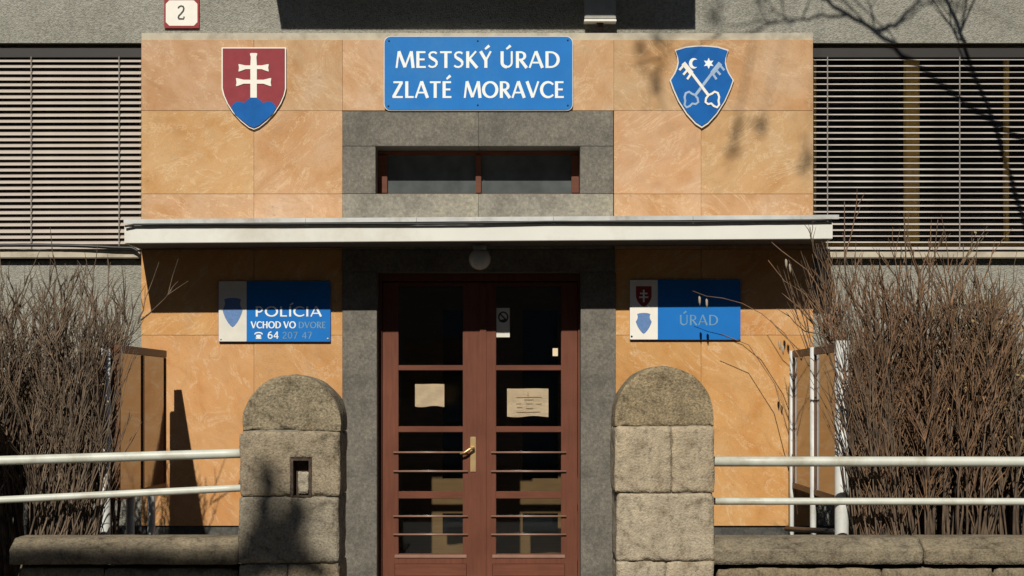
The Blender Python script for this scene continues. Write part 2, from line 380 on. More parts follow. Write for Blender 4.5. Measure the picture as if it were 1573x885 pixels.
# masonry behind the cladding, with door and transom openings
boxes('masonry_core', [(xl, X(527), 0.04, BK, 0.5, wz1), (X(945), xr, 0.04, BK, 0.5, wz1), (X(527), X(945), 0.3, BK, dzt+0.12, tz0-0.02),
      (X(527), X(945), 0.3, BK, tz1+0.02, wz1)], M['concrete'], bld)
boxes('plinth', [(EL, X(525), 0.02, BK, -0.1, 0.5)], M['plinth'], bld)
boxes('plinth', [(X(947), ER, 0.02, BK, -0.1, 0.5)], M['plinth'], bld)
boxes('roof', [(EL-0.3, ER+0.3, -0.45, 9, TOP, TOP+0.25)], M['zinc'], bld)
boxes('wall', [(EL, EL+0.3, BK, 8.6, -0.1, TOP), (ER-0.3, ER, BK, 8.6, -0.1, TOP), (EL+0.3, ER-0.3, 8.3, 8.6, -0.1, TOP)], M['dash'], bld)

# cladding slabs, one object each
PALE, MIDT, DEEP = (0.51, 0.322, 0.178), (0.52, 0.308, 0.150), (0.55, 0.292, 0.108)
rows = [(Z(170), zt, PALE), (Z(298), Z(170), MIDT), (Z(383), Z(298), PALE), (Z(515), Z(383), DEEP), (Z(808), Z(515), DEEP)]
cols = [(xl, X(390)), (X(390), X(526)), (X(943), X(1077)), (X(1077), xr)]
g = 0.0010
k = 0
def slab(x0, x1, z0, z1, tint, i):
    o = cbox('cladding_slab', x0+g, x1-g, 0.0+0.0015*(i % 3), 0.038, z0+g, z1-g, M['stoneA' if i % 2 else 'stoneB'], bld, 0.0015)
    j = 1+rnd.uniform(-0.07, 0.06)
    o.color = (tint[0]*j, tint[1]*j*rnd.uniform(0.97, 1.03), tint[2]*j*rnd.uniform(0.93, 1.08), 1)
for ri, (z0, z1, tint) in enumerate(rows):
    for ci, (x0, x1) in enumerate(cols):
        if ri == 5 and ci in (0,): pass
        slab(x0, x1, z0, z1, tint, ci+ri*(1 if ri % 2 else 2)+(1 if ci in (1, 3) else 0)); k += 1
for x0, x1 in ((X(526), X(735)), (X(735), X(943))): slab(x0, x1, Z(170), zt, PALE, k); k += 1
# cement strip above the cladding
boxes('mortar_strip', [(xl, xr, 0.012, 0.044, zt, zt+0.055)], M['sill'], bld)

# stone surround of door and transom
sy = -0.012
def sur(x0, x1, z0, z1, m='surround', yb=0.29): return cbox('surround_stone', x0+g, x1-g, sy, yb, z0+g, z1-g, M[m], bld, 0.003)
sur(X(526), X(735), tz1, Z(171)); sur(X(735), X(942), tz1, Z(170.5))
sur(X(526), tx0, tz0, tz1); sur(tx1, X(942), tz0, tz1)
sur(X(526), X(735), Z(383), tz0, 'surround_pale'); sur(X(735), X(942), Z(383), tz0, 'surround_pale')
sur(X(526), X(945), dzt, Z(383))
sur(X(526), dx0, 0.0, dzt); sur(dx1, X(946), 0.0, dzt)

# transom window
ty = 0.27
fw = 0.035
tw = boxes('transom_window', [(tx0, tx1, ty, ty+0.06, tz0, tz0+fw), (tx0, tx1, ty, ty+0.06, tz1-fw, tz1), (tx0, tx0+0.075, ty-0.01, ty+0.06, tz0+fw, tz1-fw),
      (tx1-0.06, tx1, ty-0.01, ty+0.06, tz0+fw, tz1-fw), (X(734)-0.022, X(734)+0.022, ty-0.012, ty+0.06, tz0+fw, tz1-fw)], M['doorh'], bld, 0.003)
for a, b in ((tx0+0.075, X(734)-0.022), (X(734)+0.022, tx1-0.06)):
    boxes('pane', [(a, b, ty+0.03, ty+0.036, tz0+fw, tz1-fw)], M['dustyglass'], tw)
# entrance door: frame and two leaves
dy = 0.20
def DX(px): return X(px, dy)
def DZ(py): return Z(py, dy)
zb = 0.02
boxes('door_frame', [(dx0, DX(587), dy-0.01, dy+0.09, zb, dzt), (DX(888), dx1, dy-0.01, dy+0.09, zb, dzt), (DX(587), DX(888), dy-0.01, dy+0.09, DZ(432), dzt)], M['door'], bld, 0.003)
boxes('threshold', [(dx0, dx1, -0.02, 0.4, -0.1, zb)], M['surround'], bld)
def leaf(x0, x1, gx0, gx1, hand):
    zt_ = DZ(434)
    rl = [(DZ(440), zt_), (DZ(569), DZ(561)), (DZ(664), DZ(655)), (DZ(766), DZ(755))]
    fr = boxes('door', [(x0, gx0, dy, dy+0.05, zb+0.005, zt_), (gx1, x1, dy, dy+0.05, zb+0.005, zt_), (gx0, gx1, dy+0.001, dy+0.05, zb+0.005, DZ(851))], M['door'], bld, 0.004)
    for a, b in rl: boxes('rail', [(gx0, gx1, dy+0.004, dy+0.046, a, b)], M['doorh'], fr, 0.003)
    boxes('bottom_moulding', [(gx0-0.03, gx1+0.03, dy-0.008, dy-0.0005, DZ(857), DZ(852))], M['barpaint'], fr, 0.002)
    boxes('kick_panel', [(gx0-0.03, gx1+0.03, dy-0.006, dy-0.0005, zb+0.06, DZ(866))], M['doorh'], fr, 0.003)
    zs = [DZ(440)]+[z for a, b in rl[1:] for z in (b, a)]+[DZ(851)]
    for i in range(0, len(zs), 2):
        boxes('pane', [(gx0, gx1, dy+0.023, dy+0.027, zs[i+1], zs[i])], M['glass'], fr)
    for py in (695, 724, 793, 821):
        tube('guard_bar', [(gx0-0.04, dy-0.012, DZ(py)), (gx1+0.04, dy-0.012, DZ(py))], 0.0075, M['barpaint'], fr, 8)
    return fr
dl = leaf(DX(588), DX(741), DX(612), DX(711), 1)
dr = leaf(DX(743), DX(887), DX(762), DX(862), -1)
boxes('cover_strip', [(DX(737), DX(747), dy-0.014, dy-0.001, zb+0.02, DZ(436))], M['door'], dr, 0.003)
hb = bmesh.new(); box(hb, DX(722.5), DX(731), dy-0.008, dy, DZ(725), DZ(671)); bmesh.ops.bevel(hb, geom=hb.edges[:], offset=0.003, segments=2, affect='EDGES')
obj('handle_plate', hb, M['brass'], dl)
tube('handle', [(DX(727), dy-0.004, DZ(688)), (DX(727), dy-0.045, DZ(688)), (DX(722), dy-0.055, DZ(689.5)), (DX(714), dy-0.057, DZ(695)), (DX(707), dy-0.055, DZ(696.5))],
     [0.012, 0.011, 0.011, 0.010, 0.009], M['brass'], dl, 10)
# vestibule and inner door
vy = 1.8
vx0, vx1 = dx0-0.12, dx1+0.12
boxes('vestibule_wall', [(vx0-0.1, vx0, BK, vy+0.2, 0, 3.0)], M['vest'], bld); boxes('vestibule_wall', [(vx1, vx1+0.1, BK, vy+0.2, 0, 3.0)], M['vest'], bld)
boxes('vestibule_ceiling', [(vx0, vx1, BK, vy+0.2, 2.9, 3.0)], M['vest'], bld); boxes('vestibule_floor', [(vx0, vx1, 0.4, vy+0.2, -0.1, zb-0.004)], M['floor'], bld)
boxes('vestibule_wall', [(vx0, vx1, vy+0.1, vy+0.2, zb, 2.9)], M['vest'], bld)
def VX(px): return X(px, vy)
def VZ(py): return Z(py, vy)
ix = [vx0+0.02, VX(680), VX(735), VX(803), VX(857), vx1-0.02]; za, zc = VZ(821), VZ(789)
ind = boxes('inner_door', [(ix[0], ix[1], vy, vy+0.05, zb, 2.5), (ix[2], ix[3], vy, vy+0.05, zb, 2.5), (ix[4], ix[5], vy, vy+0.05, zb, 2.5)]
      + [(ix[i], ix[i+1], vy, vy+0.05, a, b) for i in (1, 3) for a, b in ((zb, za), (zc, VZ(735)), (2.3, 2.5))], M['inner'], bld, 0.004)
for i in (1, 3):
    for a, b in ((za, zc), (VZ(735), 2.3)): boxes('inner_pane', [(ix[i], ix[i+1], vy+0.03, vy+0.034, a, b)], M['roomglass'], ind)

# canopy, drawn slightly out of level
cy0, cyf = -0.65, -0.655
cz0, cz1 = Z(370, -0.65), Z(343.5, -0.65)
cxl, cxr = X(191, -0.65), X(1279, -0.65)
TILT = math.tan(R(0.36))
def tilt(o, pivot=0.0):
    for v in o.data.vertices: v.co.z += (v.co.x-pivot)*TILT
    return o
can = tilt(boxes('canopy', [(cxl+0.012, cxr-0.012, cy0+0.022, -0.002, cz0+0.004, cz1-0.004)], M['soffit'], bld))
tilt(boxes('fascia', [(cxl, cxr, cy0, cy0+0.02, cz0, cz1)], M['fascia'], can, 0.003))
tilt(boxes('fascia', [(cxl, cxl+0.011, cy0+0.021, -0.003, cz0, cz1)], M['fascia'], can)); tilt(boxes('fascia', [(cxr-0.011, cxr, cy0+0.021, -0.003, cz0, cz1)], M['fascia'], can))
bm = bmesh.new()
fx = [cxl-0.0, X(470, -0.65), X(640, -0.65), X(850, -0.65), X(1064, -0.65), cxr+0.045]
for a, b in zip(fx[:-1], fx[1:]):
    q = [(a+0.001, cy0-0.03, cz1+0.046), (b-0.001, cy0-0.03, cz1+0.046), (b-0.001, -0.004, cz1+0.075), (a+0.001, -0.004, cz1+0.075)]
    lo = [bm.verts.new((x, y, z-0.004+rnd.uniform(-0.002, 0.002))) for x, y, z in q]; hi = [bm.verts.new((v.co.x, v.co.y, v.co.z+0.006)) for v in lo]
    bm.faces.new(hi); bm.faces.new(lo[::-1])
    for i in range(4): bm.faces.new((lo[i], lo[(i+1) % 4], hi[(i+1) % 4], hi[i]))
    f_ = [bm.verts.new(p) for p in ((a+0.001, cy0-0.031, cz1+0.049), (b-0.001, cy0-0.031, cz1+0.049), (b-0.001, cy0-0.031, cz1+0.016), (a+0.001, cy0-0.031, cz1+0.016))]; bm.faces.new(f_)
bmesh.ops.recalc_face_normals(bm, faces=bm.faces[:])
tilt(obj('flashing', bm, M['zinc'], can))

# balcony over the entrance, above the picture; its shadow lies on the wall
bx0, bx1, bz = X(430)-0.127, X(1068)-0.127, Z(45, GW)+0.78*1.04
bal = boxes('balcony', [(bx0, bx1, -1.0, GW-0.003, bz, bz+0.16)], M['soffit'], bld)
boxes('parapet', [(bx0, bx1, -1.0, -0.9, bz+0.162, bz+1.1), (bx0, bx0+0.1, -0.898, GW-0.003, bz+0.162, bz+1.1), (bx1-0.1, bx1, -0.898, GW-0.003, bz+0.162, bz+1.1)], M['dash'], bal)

# windows: sill, frame, mullions, dark panes
def window(x0, x1, mulls):
    y = 0.24
    w = boxes('window', [(x0, x1, y, y+0.07, wz0, wz0+0.06), (x0, x1, y, y+0.07, wz1-0.06, wz1), (x0, x0+0.06, y, y+0.07, wz0+0.06, wz1-0.06), (x1-0.06, x1, y, y+0.07, wz0+0.06, wz1-0.06)], M['mullion'], bld, 0.004)
    xs = [x0+0.06]
    for mx, hw in mulls:
        boxes('mullion', [(mx-hw, mx+hw, y-0.02, y+0.07, wz0+0.06, wz1-0.06)], M['mullion'], w, 0.012)
        xs += [mx-hw, mx+hw]
    xs.append(x1-0.06)
    for i in range(0, len(xs), 2): boxes('pane', [(xs[i], xs[i+1], y+0.03, y+0.036, wz0+0.06, wz1-0.06)], M['roomglass'], w)
    boxes('sill', [(x0-0.0, x1+0.0, -0.03, y, wz0-0.075, wz0-0.012)], M['sill'], w, 0.006)
    boxes('sill_flashing', [(x0, x1, -0.05, y, wz0-0.010, wz0-0.004)], M['zinc'], w)
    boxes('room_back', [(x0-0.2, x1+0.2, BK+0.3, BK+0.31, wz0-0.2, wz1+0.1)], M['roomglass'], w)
window(WL[0], WL[1], [(WL[0]+1.2, 0.05)])
window(WR[0], WR[1], [(X(1402, 0.2), 0.062), (X(1548, 0.2), 0.02)])

# ------------------------------------------------------------------ outside blinds, every slat a part
def blind(x0, x1, label, ang, mat, cords, sag, pitch, wid):
    t = thing('venetian_blind', label, 'blind', 'outside blinds over the ground floor windows', (x0, 0.11, wz0))
    zt_ = wz1-0.035; n = 0
    boxes('head_box', [(0.01, x1-x0-0.01, -0.03, 0.05, zt_-wz0-0.075, zt_-wz0)], M['darkbox'], t, 0.003)
    w = x1-x0-0.03
    bm = bmesh.new(); prof = []
    for i in range(5):                                   # shallow curved section
        u = -0.5+i/4; prof.append((u*wid, 0.006*(1-4*u*u)))
    ca, sa = math.cos(ang), math.sin(ang)
    pv = [(p*ca-q*sa, p*sa+q*ca) for p, q in prof]
    vv = [[bm.verts.new((x, y, z)) for y, z in pv] for x in (0, w)]
    vb = [[bm.verts.new((x, y, z-0.0012)) for y, z in pv] for x in (0, w)]
    for i in range(4):
        bm.faces.new((vv[0][i], vv[1][i], vv[1][i+1], vv[0][i+1])); bm.faces.new((vb[0][i+1], vb[1][i+1], vb[1][i], vb[0][i]))
    bm.faces.new((vv[0][0], vb[0][0], vb[1][0], vv[1][0])); bm.faces.new((vv[1][4], vb[1][4], vb[0][4], vv[0][4]))
    bmesh.ops.recalc_face_normals(bm, faces=bm.faces[:])
    me = bpy.data.meshes.new('slat'); bm.to_mesh(me); bm.free(); me.materials.append(mat)
    z = zt_-wz0-0.09; H = z
    while z > 0.035:
        o = obj('slat', me, None, t, (0.015, 0.0, z)); f = 1-z/H
        o.rotation_euler = (rnd.uniform(-0.06, 0.06), -sag*f+rnd.uniform(-0.0012, 0.0012), 0)
        o.location.z -= 0 if sag <= 0 else sag*f*w
        z -= pitch; n += 1
    bb = boxes('bottom_bar', [(0.015, x1-x0-0.015, -0.02, 0.02, 0.004, 0.022)], mat, t, 0.003)
    for cpx in cords:
        cx_ = X(cpx, 0.08)-x0
        if 0 < cx_ < x1-x0: boxes('cord', [(cx_-0.004, cx_+0.004, -wid*0.5-0.006, -wid*0.5-0.004, 0.01, H+0.02)], M['cord'], t)
    for sx in (0.004, x1-x0-0.010): boxes('guide_rail', [(sx, sx+0.006, -0.02, 0.02, 0.0, zt_-wz0-0.08)], mat, t)
    return t
blind(WL[0], WL[1], 'beige slatted blind with slats tilted half shut, left of the entrance bay', R(35), M['slat'], (48, 183), 0.0035, 0.0487, 0.062)
blind(WR[0], WR[1], 'silver slatted blind with slats open over yellow mullions, right of entrance bay', R(12), M['slat2'], (1271, 1474), 0.0, 0.0487, 0.062)

# ------------------------------------------------------------------ lettering: thick-and-thin strokes
def arc(cx, cy, rx, ry, a0, a1, n=14): return [(cx+rx*math.cos(R(a0+(a1-a0)*i/n)), cy+ry*math.sin(R(a0+(a1-a0)*i/n))) for i in range(n+1)]
TK, TN = 0.185, 0.115
GL = {
 'M': (0.98, [([(0.05, 0), (0.16, 1)], TN), ([(0.17, 1), (0.49, 0.04)], TK), ([(0.49, 0.04), (0.80, 1)], TN), ([(0.81, 1), (0.91, 0)], TK)]),
 'E': (0.58, [([(0.13, 0), (0.13, 1)], TK), ([(0.1, 0.945), (0.52, 0.945)], TN), ([(0.1, 0.51), (0.48, 0.51)], TN), ([(0.1, 0.055), (0.54, 0.055)], TN)]),
 'S': (0.58, [([(0.48, 0.86), (0.40, 0.93), (0.29, 0.945), (0.17, 0.91), (0.105, 0.80), (0.13, 0.66), (0.25, 0.56), (0.38, 0.47), (0.47, 0.36), (0.475, 0.22), (0.40, 0.10), (0.27, 0.05), (0.15, 0.07), (0.06, 0.15)], [TN, TN, TN, TN, .13, .16, TK, TK, .16, .13, TN, TN, TN, TN])]),
 'T': (0.66, [([(0.33, 0), (0.33, 0.95)], TK), ([(0.03, 0.945), (0.63, 0.945)], TN)]),
 'K': (0.68, [([(0.13, 0), (0.13, 1)], TK), ([(0.56, 1), (0.18, 0.50)], TN), ([(0.22, 0.55), (0.62, 0)], TK)]),
 'Y': (0.66, [([(0.07, 1), (0.34, 0.46)], TK), ([(0.60, 1), (0.35, 0.46)], TN), ([(0.345, 0), (0.345, 0.5)], TK)]),
 'U': (0.74, [([(0.12, 1), (0.12, 0.36)]+arc(0.37, 0.33, 0.25, 0.27, 180, 360, 12)[0:7], [TK]*9), (arc(0.37, 0.33, 0.25, 0.27, 270, 360, 6)+[(0.62, 0.4), (0.62, 1)], TN)]),
 'R': (0.66, [([(0.13, 0), (0.13, 1)], TK), ([(0.12, 0.945)]+arc(0.30, 0.72, 0.21, 0.225, 90, -90, 12)+[(0.15, 0.495)], [TN, TN, TN, TN, .14, .16, .17, .17, .17, .16, .14, TN, TN, TN, TN]), ([(0.28, 0.50), (0.61, 0)], TK)]),
 'A': (0.78, [([(0.05, 0), (0.37, 1)], TN), ([(0.38, 1), (0.72, 0)], TK), ([(0.17, 0.32), (0.60, 0.32)], TN*0.9)]),
 'D': (0.80, [([(0.13, 0), (0.13, 1)], TK), ([(0.12, 0.945)]+arc(0.32, 0.5, 0.39, 0.445, 90, -90, 16)+[(0.12, 0.055)], [TN]*4+[.13, .15, .17, TK, TK, TK, TK, TK, .17, .15, .13]+[TN]*4)]),
 'Z': (0.68, [([(0.10, 0.945), (0.62, 0.945)], TN), ([(0.57, 0.95), (0.10, 0.05)], TK), ([(0.05, 0.055), (0.63, 0.055)], TN)]),
 'L': (0.54, [([(0.13, 0), (0.13, 1)], TK), ([(0.1, 0.055), (0.52, 0.055)], TN)]),
 'O': (0.92, [(arc(0.46, 0.5, 0.375, 0.45, 90, 450, 32), [TN+(TK-TN)*abs(math.sin(math.pi*2*i/32)) for i in range(33)])]),
 'V': (0.74, [([(0.05, 1), (0.38, 0.02)], TK), ([(0.38, 0.02), (0.69, 1)], TN)]),
 'C': (0.76, [(arc(0.46, 0.5, 0.375, 0.45, 42, 318, 24), [TN+(TK-TN)*max(0, math.sin(math.pi*i/24))**2 for i in range(25)])]),
 'P': (0.60, [([(0.13, 0), (0.13, 1)], TK), ([(0.12, 0.945)]+arc(0.28, 0.70, 0.21, 0.245, 90, -90, 12)+[(0.15, 0.455)], TN*1.15)]),
 'I': (0.28, [([(0.14, 0), (0.14, 1)], TK)]),
 'H': (0.76, [([(0.13, 0), (0.13, 1)], TK), ([(0.63, 0), (0.63, 1)], TK), ([(0.13, 0.52), (0.63, 0.52)], TN)]),
 '6': (0.62, [(arc(0.31, 0.31, 0.22, 0.26, 90, 450, 20), 0.14), ([(0.09, 0.32), (0.11, 0.6), (0.22, 0.85), (0.45, 0.97)], 0.15)]),
 '4': (0.62, [([(0.43, 0), (0.43, 1)], 0.16), ([(0.43, 0.97), (0.06, 0.30)], 0.12), ([(0.04, 0.27), (0.58, 0.27)], 0.12)]),
 '2': (0.60, [([(0.10, 0.74), (0.13, 0.87), (0.22, 0.95), (0.34, 0.95), (0.46, 0.87), (0.49, 0.73), (0.43, 0.57), (0.30, 0.40), (0.17, 0.24), (0.10, 0.08)], 0.13), ([(0.06, 0.06), (0.54, 0.06)], 0.12)]),
 '0': (0.62, [(arc(0.31, 0.5, 0.22, 0.44, 90, 450, 24), 0.14)]),
 '7': (0.58, [([(0.05, 0.94), (0.53, 0.94)], 0.12), ([(0.50, 0.93), (0.20, 0)], 0.16)]),
 '@': (1.0, [(arc(0.5, 0.66, 0.40, 0.20, 200, -20, 12), 0.15), ([(0.22, 0.05), (0.78, 0.05), (0.70, 0.48), (0.30, 0.48), (0.22, 0.05)], 0.15), ([(0.32, 0.25), (0.68, 0.25)], 0.30)]),
}
ACC = {'Ý': 'Y', 'Ú': 'U', 'É': 'E', 'Í': 'I', 'Á': 'A'}
class Strokes:
    def __init__(s): s.v = []; s.f = []; s.k = 0; s.cuts = []
    def stroke(s, pts, w, y):
        P_ = [Vector((p[0], p[1])) for p in pts]; n = len(P_)
        ws = w if isinstance(w, (list, tuple)) else [w]*n
        if len(ws) < n: ws = list(ws)+[ws[-1]]*(n-len(ws))
        yy = y-0.00025*(s.k % 9); s.k += 1; b = len(s.v)
        for i in range(n):
            d = (P_[min(i+1, n-1)]-P_[max(i-1, 0)])
            if (P_[0]-P_[-1]).length < 1e-5 and i in (0, n-1): d = P_[1]-P_[n-2]
            d.normalize(); nn_ = Vector((-d.y, d.x))*ws[i]/2
            for q in (P_[i]+nn_, P_[i]-nn_): s.v.append((q.x, yy, q.y))
        for i in range(n-1):
            a = b+2*i; s.f.append((a, a+2, a+3, a+1))
    def text(s, txt, x0, x1, z0, h, y, gap=0.05, space=0.45, bold=1.0):
        adv = 0; lay = []
        for ch in txt:
            if ch == ' ': adv += space; lay.append(None); continue
            gch = ACC.get(ch, ch); w, st = GL[gch]; lay.append((ch, gch, adv)); adv += w+gap
        sx = (x1-x0)/(adv-gap)
        for it in lay:
            if it is None: s.cuts.append((len(s.v), len(s.f))); continue
            ch, gch, a = it; w, st = GL[gch]
            for pts, wd in st:
                ws = [q*bold*h for q in wd] if isinstance(wd, (list, tuple)) else wd*bold*h
                s.stroke([(x0+(a+p[0])*sx, z0+p[1]*h) for p in pts], ws, y)
            if ch in ACC:
                s.stroke([(x0+(a+w*0.46)*sx, z0+1.13*h), (x0+(a+w*0.46+0.22)*sx, z0+1.34*h)], [0.11*h, 0.17*h], y)
    def build(s, name, m, parent):
        ends = s.cuts+[(len(s.v), len(s.f))]; v0 = f0 = 0
        for v1, f1 in ends:                          # one object per word
            me = bpy.data.meshes.new(name); me.from_pydata(s.v[v0:v1], [], [tuple(i-v0 for i in q) for q in s.f[f0:f1]])
            o = obj(name, me, m, parent); v0, f0 = v1, f1
        return o
def rrect(x0, x1, z0, z1, r, n=5):
    p = []
    for cx, cz, a in ((x1-r, z1-r, 0), (x0+r, z1-r, 90), (x0+r, z0+r, 180), (x1-r, z0+r, 270)): p += arc(cx, cz, r, r, a, a+90, n)
    return p

# main sign
sg = plate('name_sign', rrect(X(591), X(879), Z(170), Z(57.5), 0.05), -0.030, 0.022, M['blue'])
tag(sg, 'large blue enamel sign reading MESTSKÝ ÚRAD ZLATÉ MORAVCE above the transom', 'sign')
st = Strokes(); yl = -0.0315
st.text('MESTSKÝ ÚRAD', X(608), X(860), Z(105.5), (105.5-80)/S(), yl, gap=0.045, space=0.36)
st.build('lettering', M['letter'], sg)
st = Strokes(); st.text('ZLATÉ MORAVCE', X(602), X(867), Z(151.5), (151.5-126)/S(), yl, gap=0.04, space=0.62)
st.build('lettering', M['letter'], sg)
bm = bmesh.new()
o = plate('border', rrect(X(590), X(880), Z(171), Z(56.5), 0.052), -0.026, 0.016, M['offwhite'], sg)
for px, py in ((734, 64), (872, 63), (597, 164), (734, 162.5), (598, 64), (872, 163)):
    tube('screw', [(X(px), -0.030, Z(py)), (X(px), -0.0335, Z(py))], 0.007, M['darkbox'], sg, 8)

# shields on the bay
def shield_points(kind, cx, zt_, w, h):
    pts = []
    if kind == 'state':
        r = [(-0.5, 0), (0.5, 0), (0.5, -0.50), (0.475, -0.58), (0.42, -0.68), (0.33, -0.79), (0.2, -0.90), (0.08, -0.975), (0, -1.0)]
        pts = [r[0], r[1]]+r[2:]+[(-x, z) for x, z in r[2:-1]][::-1]
    else:
        r = [(0.12, 0.0), (0.26, -0.012), (0.42, -0.05), (0.385, -0.13), (0.375, -0.2), (0.395, -0.27), (0.43, -0.335), (0.5, -0.42), (0.455, -0.52), (0.37, -0.67), (0.24, -0.83), (0.1, -0.95), (0, -1.0)]
        pts = [(0, 0.004)]+r+[(-x, z) for x, z in r[:-1]][::-1]
    return [(cx+x*w, zt_+z*h) for x, z in pts]
cx, w, h = X(390.5), 95/S(), 122/S()
sh = plate('state_shield', shield_points('state', cx, Z(75.5), w, h), -0.030, 0.012, M['shieldred'])
tag(sh, 'red shield with white double cross on blue hills, left of the blue name sign', 'shield')
plate('border', shield_points('state', cx, Z(73.6), w*1.042, h*1.034), -0.022, 0.014, M['white'], sh)
def sp(u, v): return (cx+u*w, Z(75.5)-v*h)          # u across, v down, both from the shield's size
hill = [(-0.355, 0.755), (-0.345, 0.71), (-0.29, 0.672), (-0.20, 0.672), (-0.155, 0.69), (-0.12, 0.66), (-0.06, 0.625), (0.0, 0.612), (0.06, 0.625), (0.12, 0.66), (0.155, 0.69), (0.20, 0.672), (0.29, 0.672), (0.345, 0.71), (0.355, 0.755), (0.30, 0.825), (0.2, 0.895), (0.08, 0.97), (0, 0.993), (-0.08, 0.97), (-0.2, 0.895), (-0.30, 0.825)]
plate('blue_hills', [sp(*p) for p in hill], -0.0335, 0.003, M['deepblue'], sh)
cr = [(-0.052, 0.62), (-0.052, 0.445), (-0.16, 0.445), (-0.265, 0.475), (-0.285, 0.475), (-0.275, 0.43), (-0.285, 0.375), (-0.265, 0.375), (-0.16, 0.395), (-0.052, 0.395), (-0.052, 0.262), (-0.13, 0.262), (-0.225, 0.29), (-0.245, 0.29), (-0.235, 0.245), (-0.245, 0.20), (-0.225, 0.20), (-0.13, 0.215), (-0.052, 0.215), (-0.045, 0.11), (-0.06, 0.07), (-0.045, 0.06)]
plate('double_cross', [sp(*p) for p in cr]+[sp(-a, b) for a, b in cr[::-1]], -0.036, 0.005, M['white'], sh)

cx2, w2, h2 = X(1077.5), 94/S(), 121/S()
ts = plate('town_shield', shield_points('town', cx2, Z(73), w2, h2), -0.030, 0.012, M['deepblue'])
tag(ts, 'blue shield with crossed keys, crescent and star, right of the name sign', 'shield')
plate('border', shield_points('town', cx2, Z(71.0), w2*1.05, h2*1.045), -0.022, 0.014, M['offwhite'], ts)
def tp(px, py): return (X(px), Z(py))
def key(sgn, m, yk):
    k_ = Strokes()
    def q(px, py): return tp(1077.5+sgn*(px-1077.5), py)
    k_.stroke([q(1049, 98), q(1062, 114)], 0.036, yk); k_.stroke([q(1060, 111), q(1088, 148)], 0.022, yk)
    for a, b in (((1050, 101), (1043, 109)), ((1056, 108), (1049, 116)), ((1061, 114), (1055, 123))):
        k_.stroke([q(*a), q(*b)], 0.018, yk)
    bow = [(1088, 147), (1084, 152), (1083, 158), (1087, 161), (1092, 160), (1096, 164), (1101, 166), (1104, 162), (1103, 156), (1104, 150), (1102, 144), (1097, 142), (1093, 145), (1088, 147)]
    k_.stroke([q(*p) for p in bow], 0.017, yk)
    return k_.build('key', m, ts)
key(-1, M['silver'], -0.0312); key(1, M['white'], -0.0340)
cres = arc(*tp(1065, 98.5), 0.038, 0.042, 50, 310, 14)
cres += [(tp(1065, 98.5)[0]+0.016+0.028*math.cos(R(a)), tp(1065, 98.5)[1]+0.030*math.sin(R(a))) for a in range(290, 69, -20)]
plate('crescent', cres, -0.0325, 0.002, M['letter'], ts)
c_ = tp(1088, 98.5)
plate('star', [(c_[0]+(0.044 if i % 2 == 0 else 0.022)*math.sin(math.pi*i/6), c_[1]+(0.044 if i % 2 == 0 else 0.022)*math.cos(math.pi*i/6)) for i in range(12)], -0.0325, 0.002, M['letter'], ts)

# house number
hn = plate('house_number_plate', rrect(X(253, GW), X(306.5, GW), Z(44, GW), Z(-22, GW), 0.006), GW-0.022, 0.018, M['red'])
tag(hn, 'red and white enamel house number plate with the number 2', 'sign')
ch_ = 6.5
def oct_(x0, x1, y0, y1, c): return [tp_(x0+c, y1), tp_(x1-c, y1), tp_(x1, y1-c), tp_(x1, y0+c), tp_(x1-c, y0), tp_(x0+c, y0), tp_(x0, y0+c), tp_(x0, y1-c)]
def tp_(px, py): return (X(px, GW), Z(py, GW))
plate('white_field', oct_(255.5, 304, 1.5, 40.5, 5.5), GW-0.0245, 0.002, M['white'], hn)
plate('street_field', oct_(255.5, 304, -19, -2.0, 3), GW-0.0245, 0.002, M['white'], hn)
k_ = Strokes(); k_.stroke([tp_(274.5, 14), tp_(276, 11.5), tp_(279, 10.3), tp_(282, 11), tp_(283.3, 14), tp_(282.3, 18), tp_(279, 22), tp_(275.6, 25.5), tp_(274.8, 28.5), tp_(276.5, 30)], 0.014, GW-0.0252)
k_.stroke([tp_(275, 30), tp_(283, 30.2), tp_(283.6, 26.5)], 0.014, GW-0.0252); k_.build('digit', M['darkink'], hn)

# police sign and office sign under the canopy
def emblem(kind, px, py, wpx, hpx, parent, m):
    return plate('emblem', shield_points(kind, X(px), Z(py), wpx/S(), hpx/S()), -0.0265, 0.002, m, parent)
po = plate('police_sign', rrect(X(336.5), X(508), Z(525), Z(432), 0.008), -0.024, 0.016, M['blue2'])
tag(po, 'blue and white sign with POLÍCIA lettering and blue shield, left of the door', 'sign')
plate('white_field', rrect(X(336.8), X(379.5), Z(524.6), Z(432.4), 0.006), -0.0255, 0.0012, M['offwhite'], po)
emblem('town', 358, 458, 31, 45, po, M['paleblue'])
st = Strokes(); st.text('POLÍCIA', X(392), X(495), Z(486.5), 15.5/S(), -0.0250, bold=1.05); st.build('lettering', M['letter'], po)
st = Strokes(); st.text('VCHOD VO', X(386), X(455), Z(504.5), 10.5/S(), -0.0250, bold=1.1, space=0.3); st.build('lettering', M['letter'], po)
st = Strokes(); st.text('@ 64', X(391), X(429), Z(520.5), 11/S(), -0.0250, bold=1.1); st.build('lettering', M['letter'], po)
st = Strokes(); st.text('DVORE', X(459), X(501), Z(504.5), 10/S(), -0.0250, bold=1.0); st.build('faded_lettering', M['faded'], po)
st = Strokes(); st.text('207 47', X(434), X(480), Z(520.5), 10.5/S(), -0.0250, bold=0.9); st.build('faded_lettering', M['faded'], po)
for px, py in ((340, 521), (504, 520.5)): tube('screw', [(X(px), -0.024, Z(py)), (X(px), -0.029, Z(py))], 0.008, M['zinc'], po, 8)
of = plate('office_sign', rrect(X(967), X(1137), Z(522), Z(430), 0.008), -0.024, 0.016, M['blue2'])
tag(of, 'blue and white sign with two small shields and faded ÚRAD lettering, right of door', 'sign')
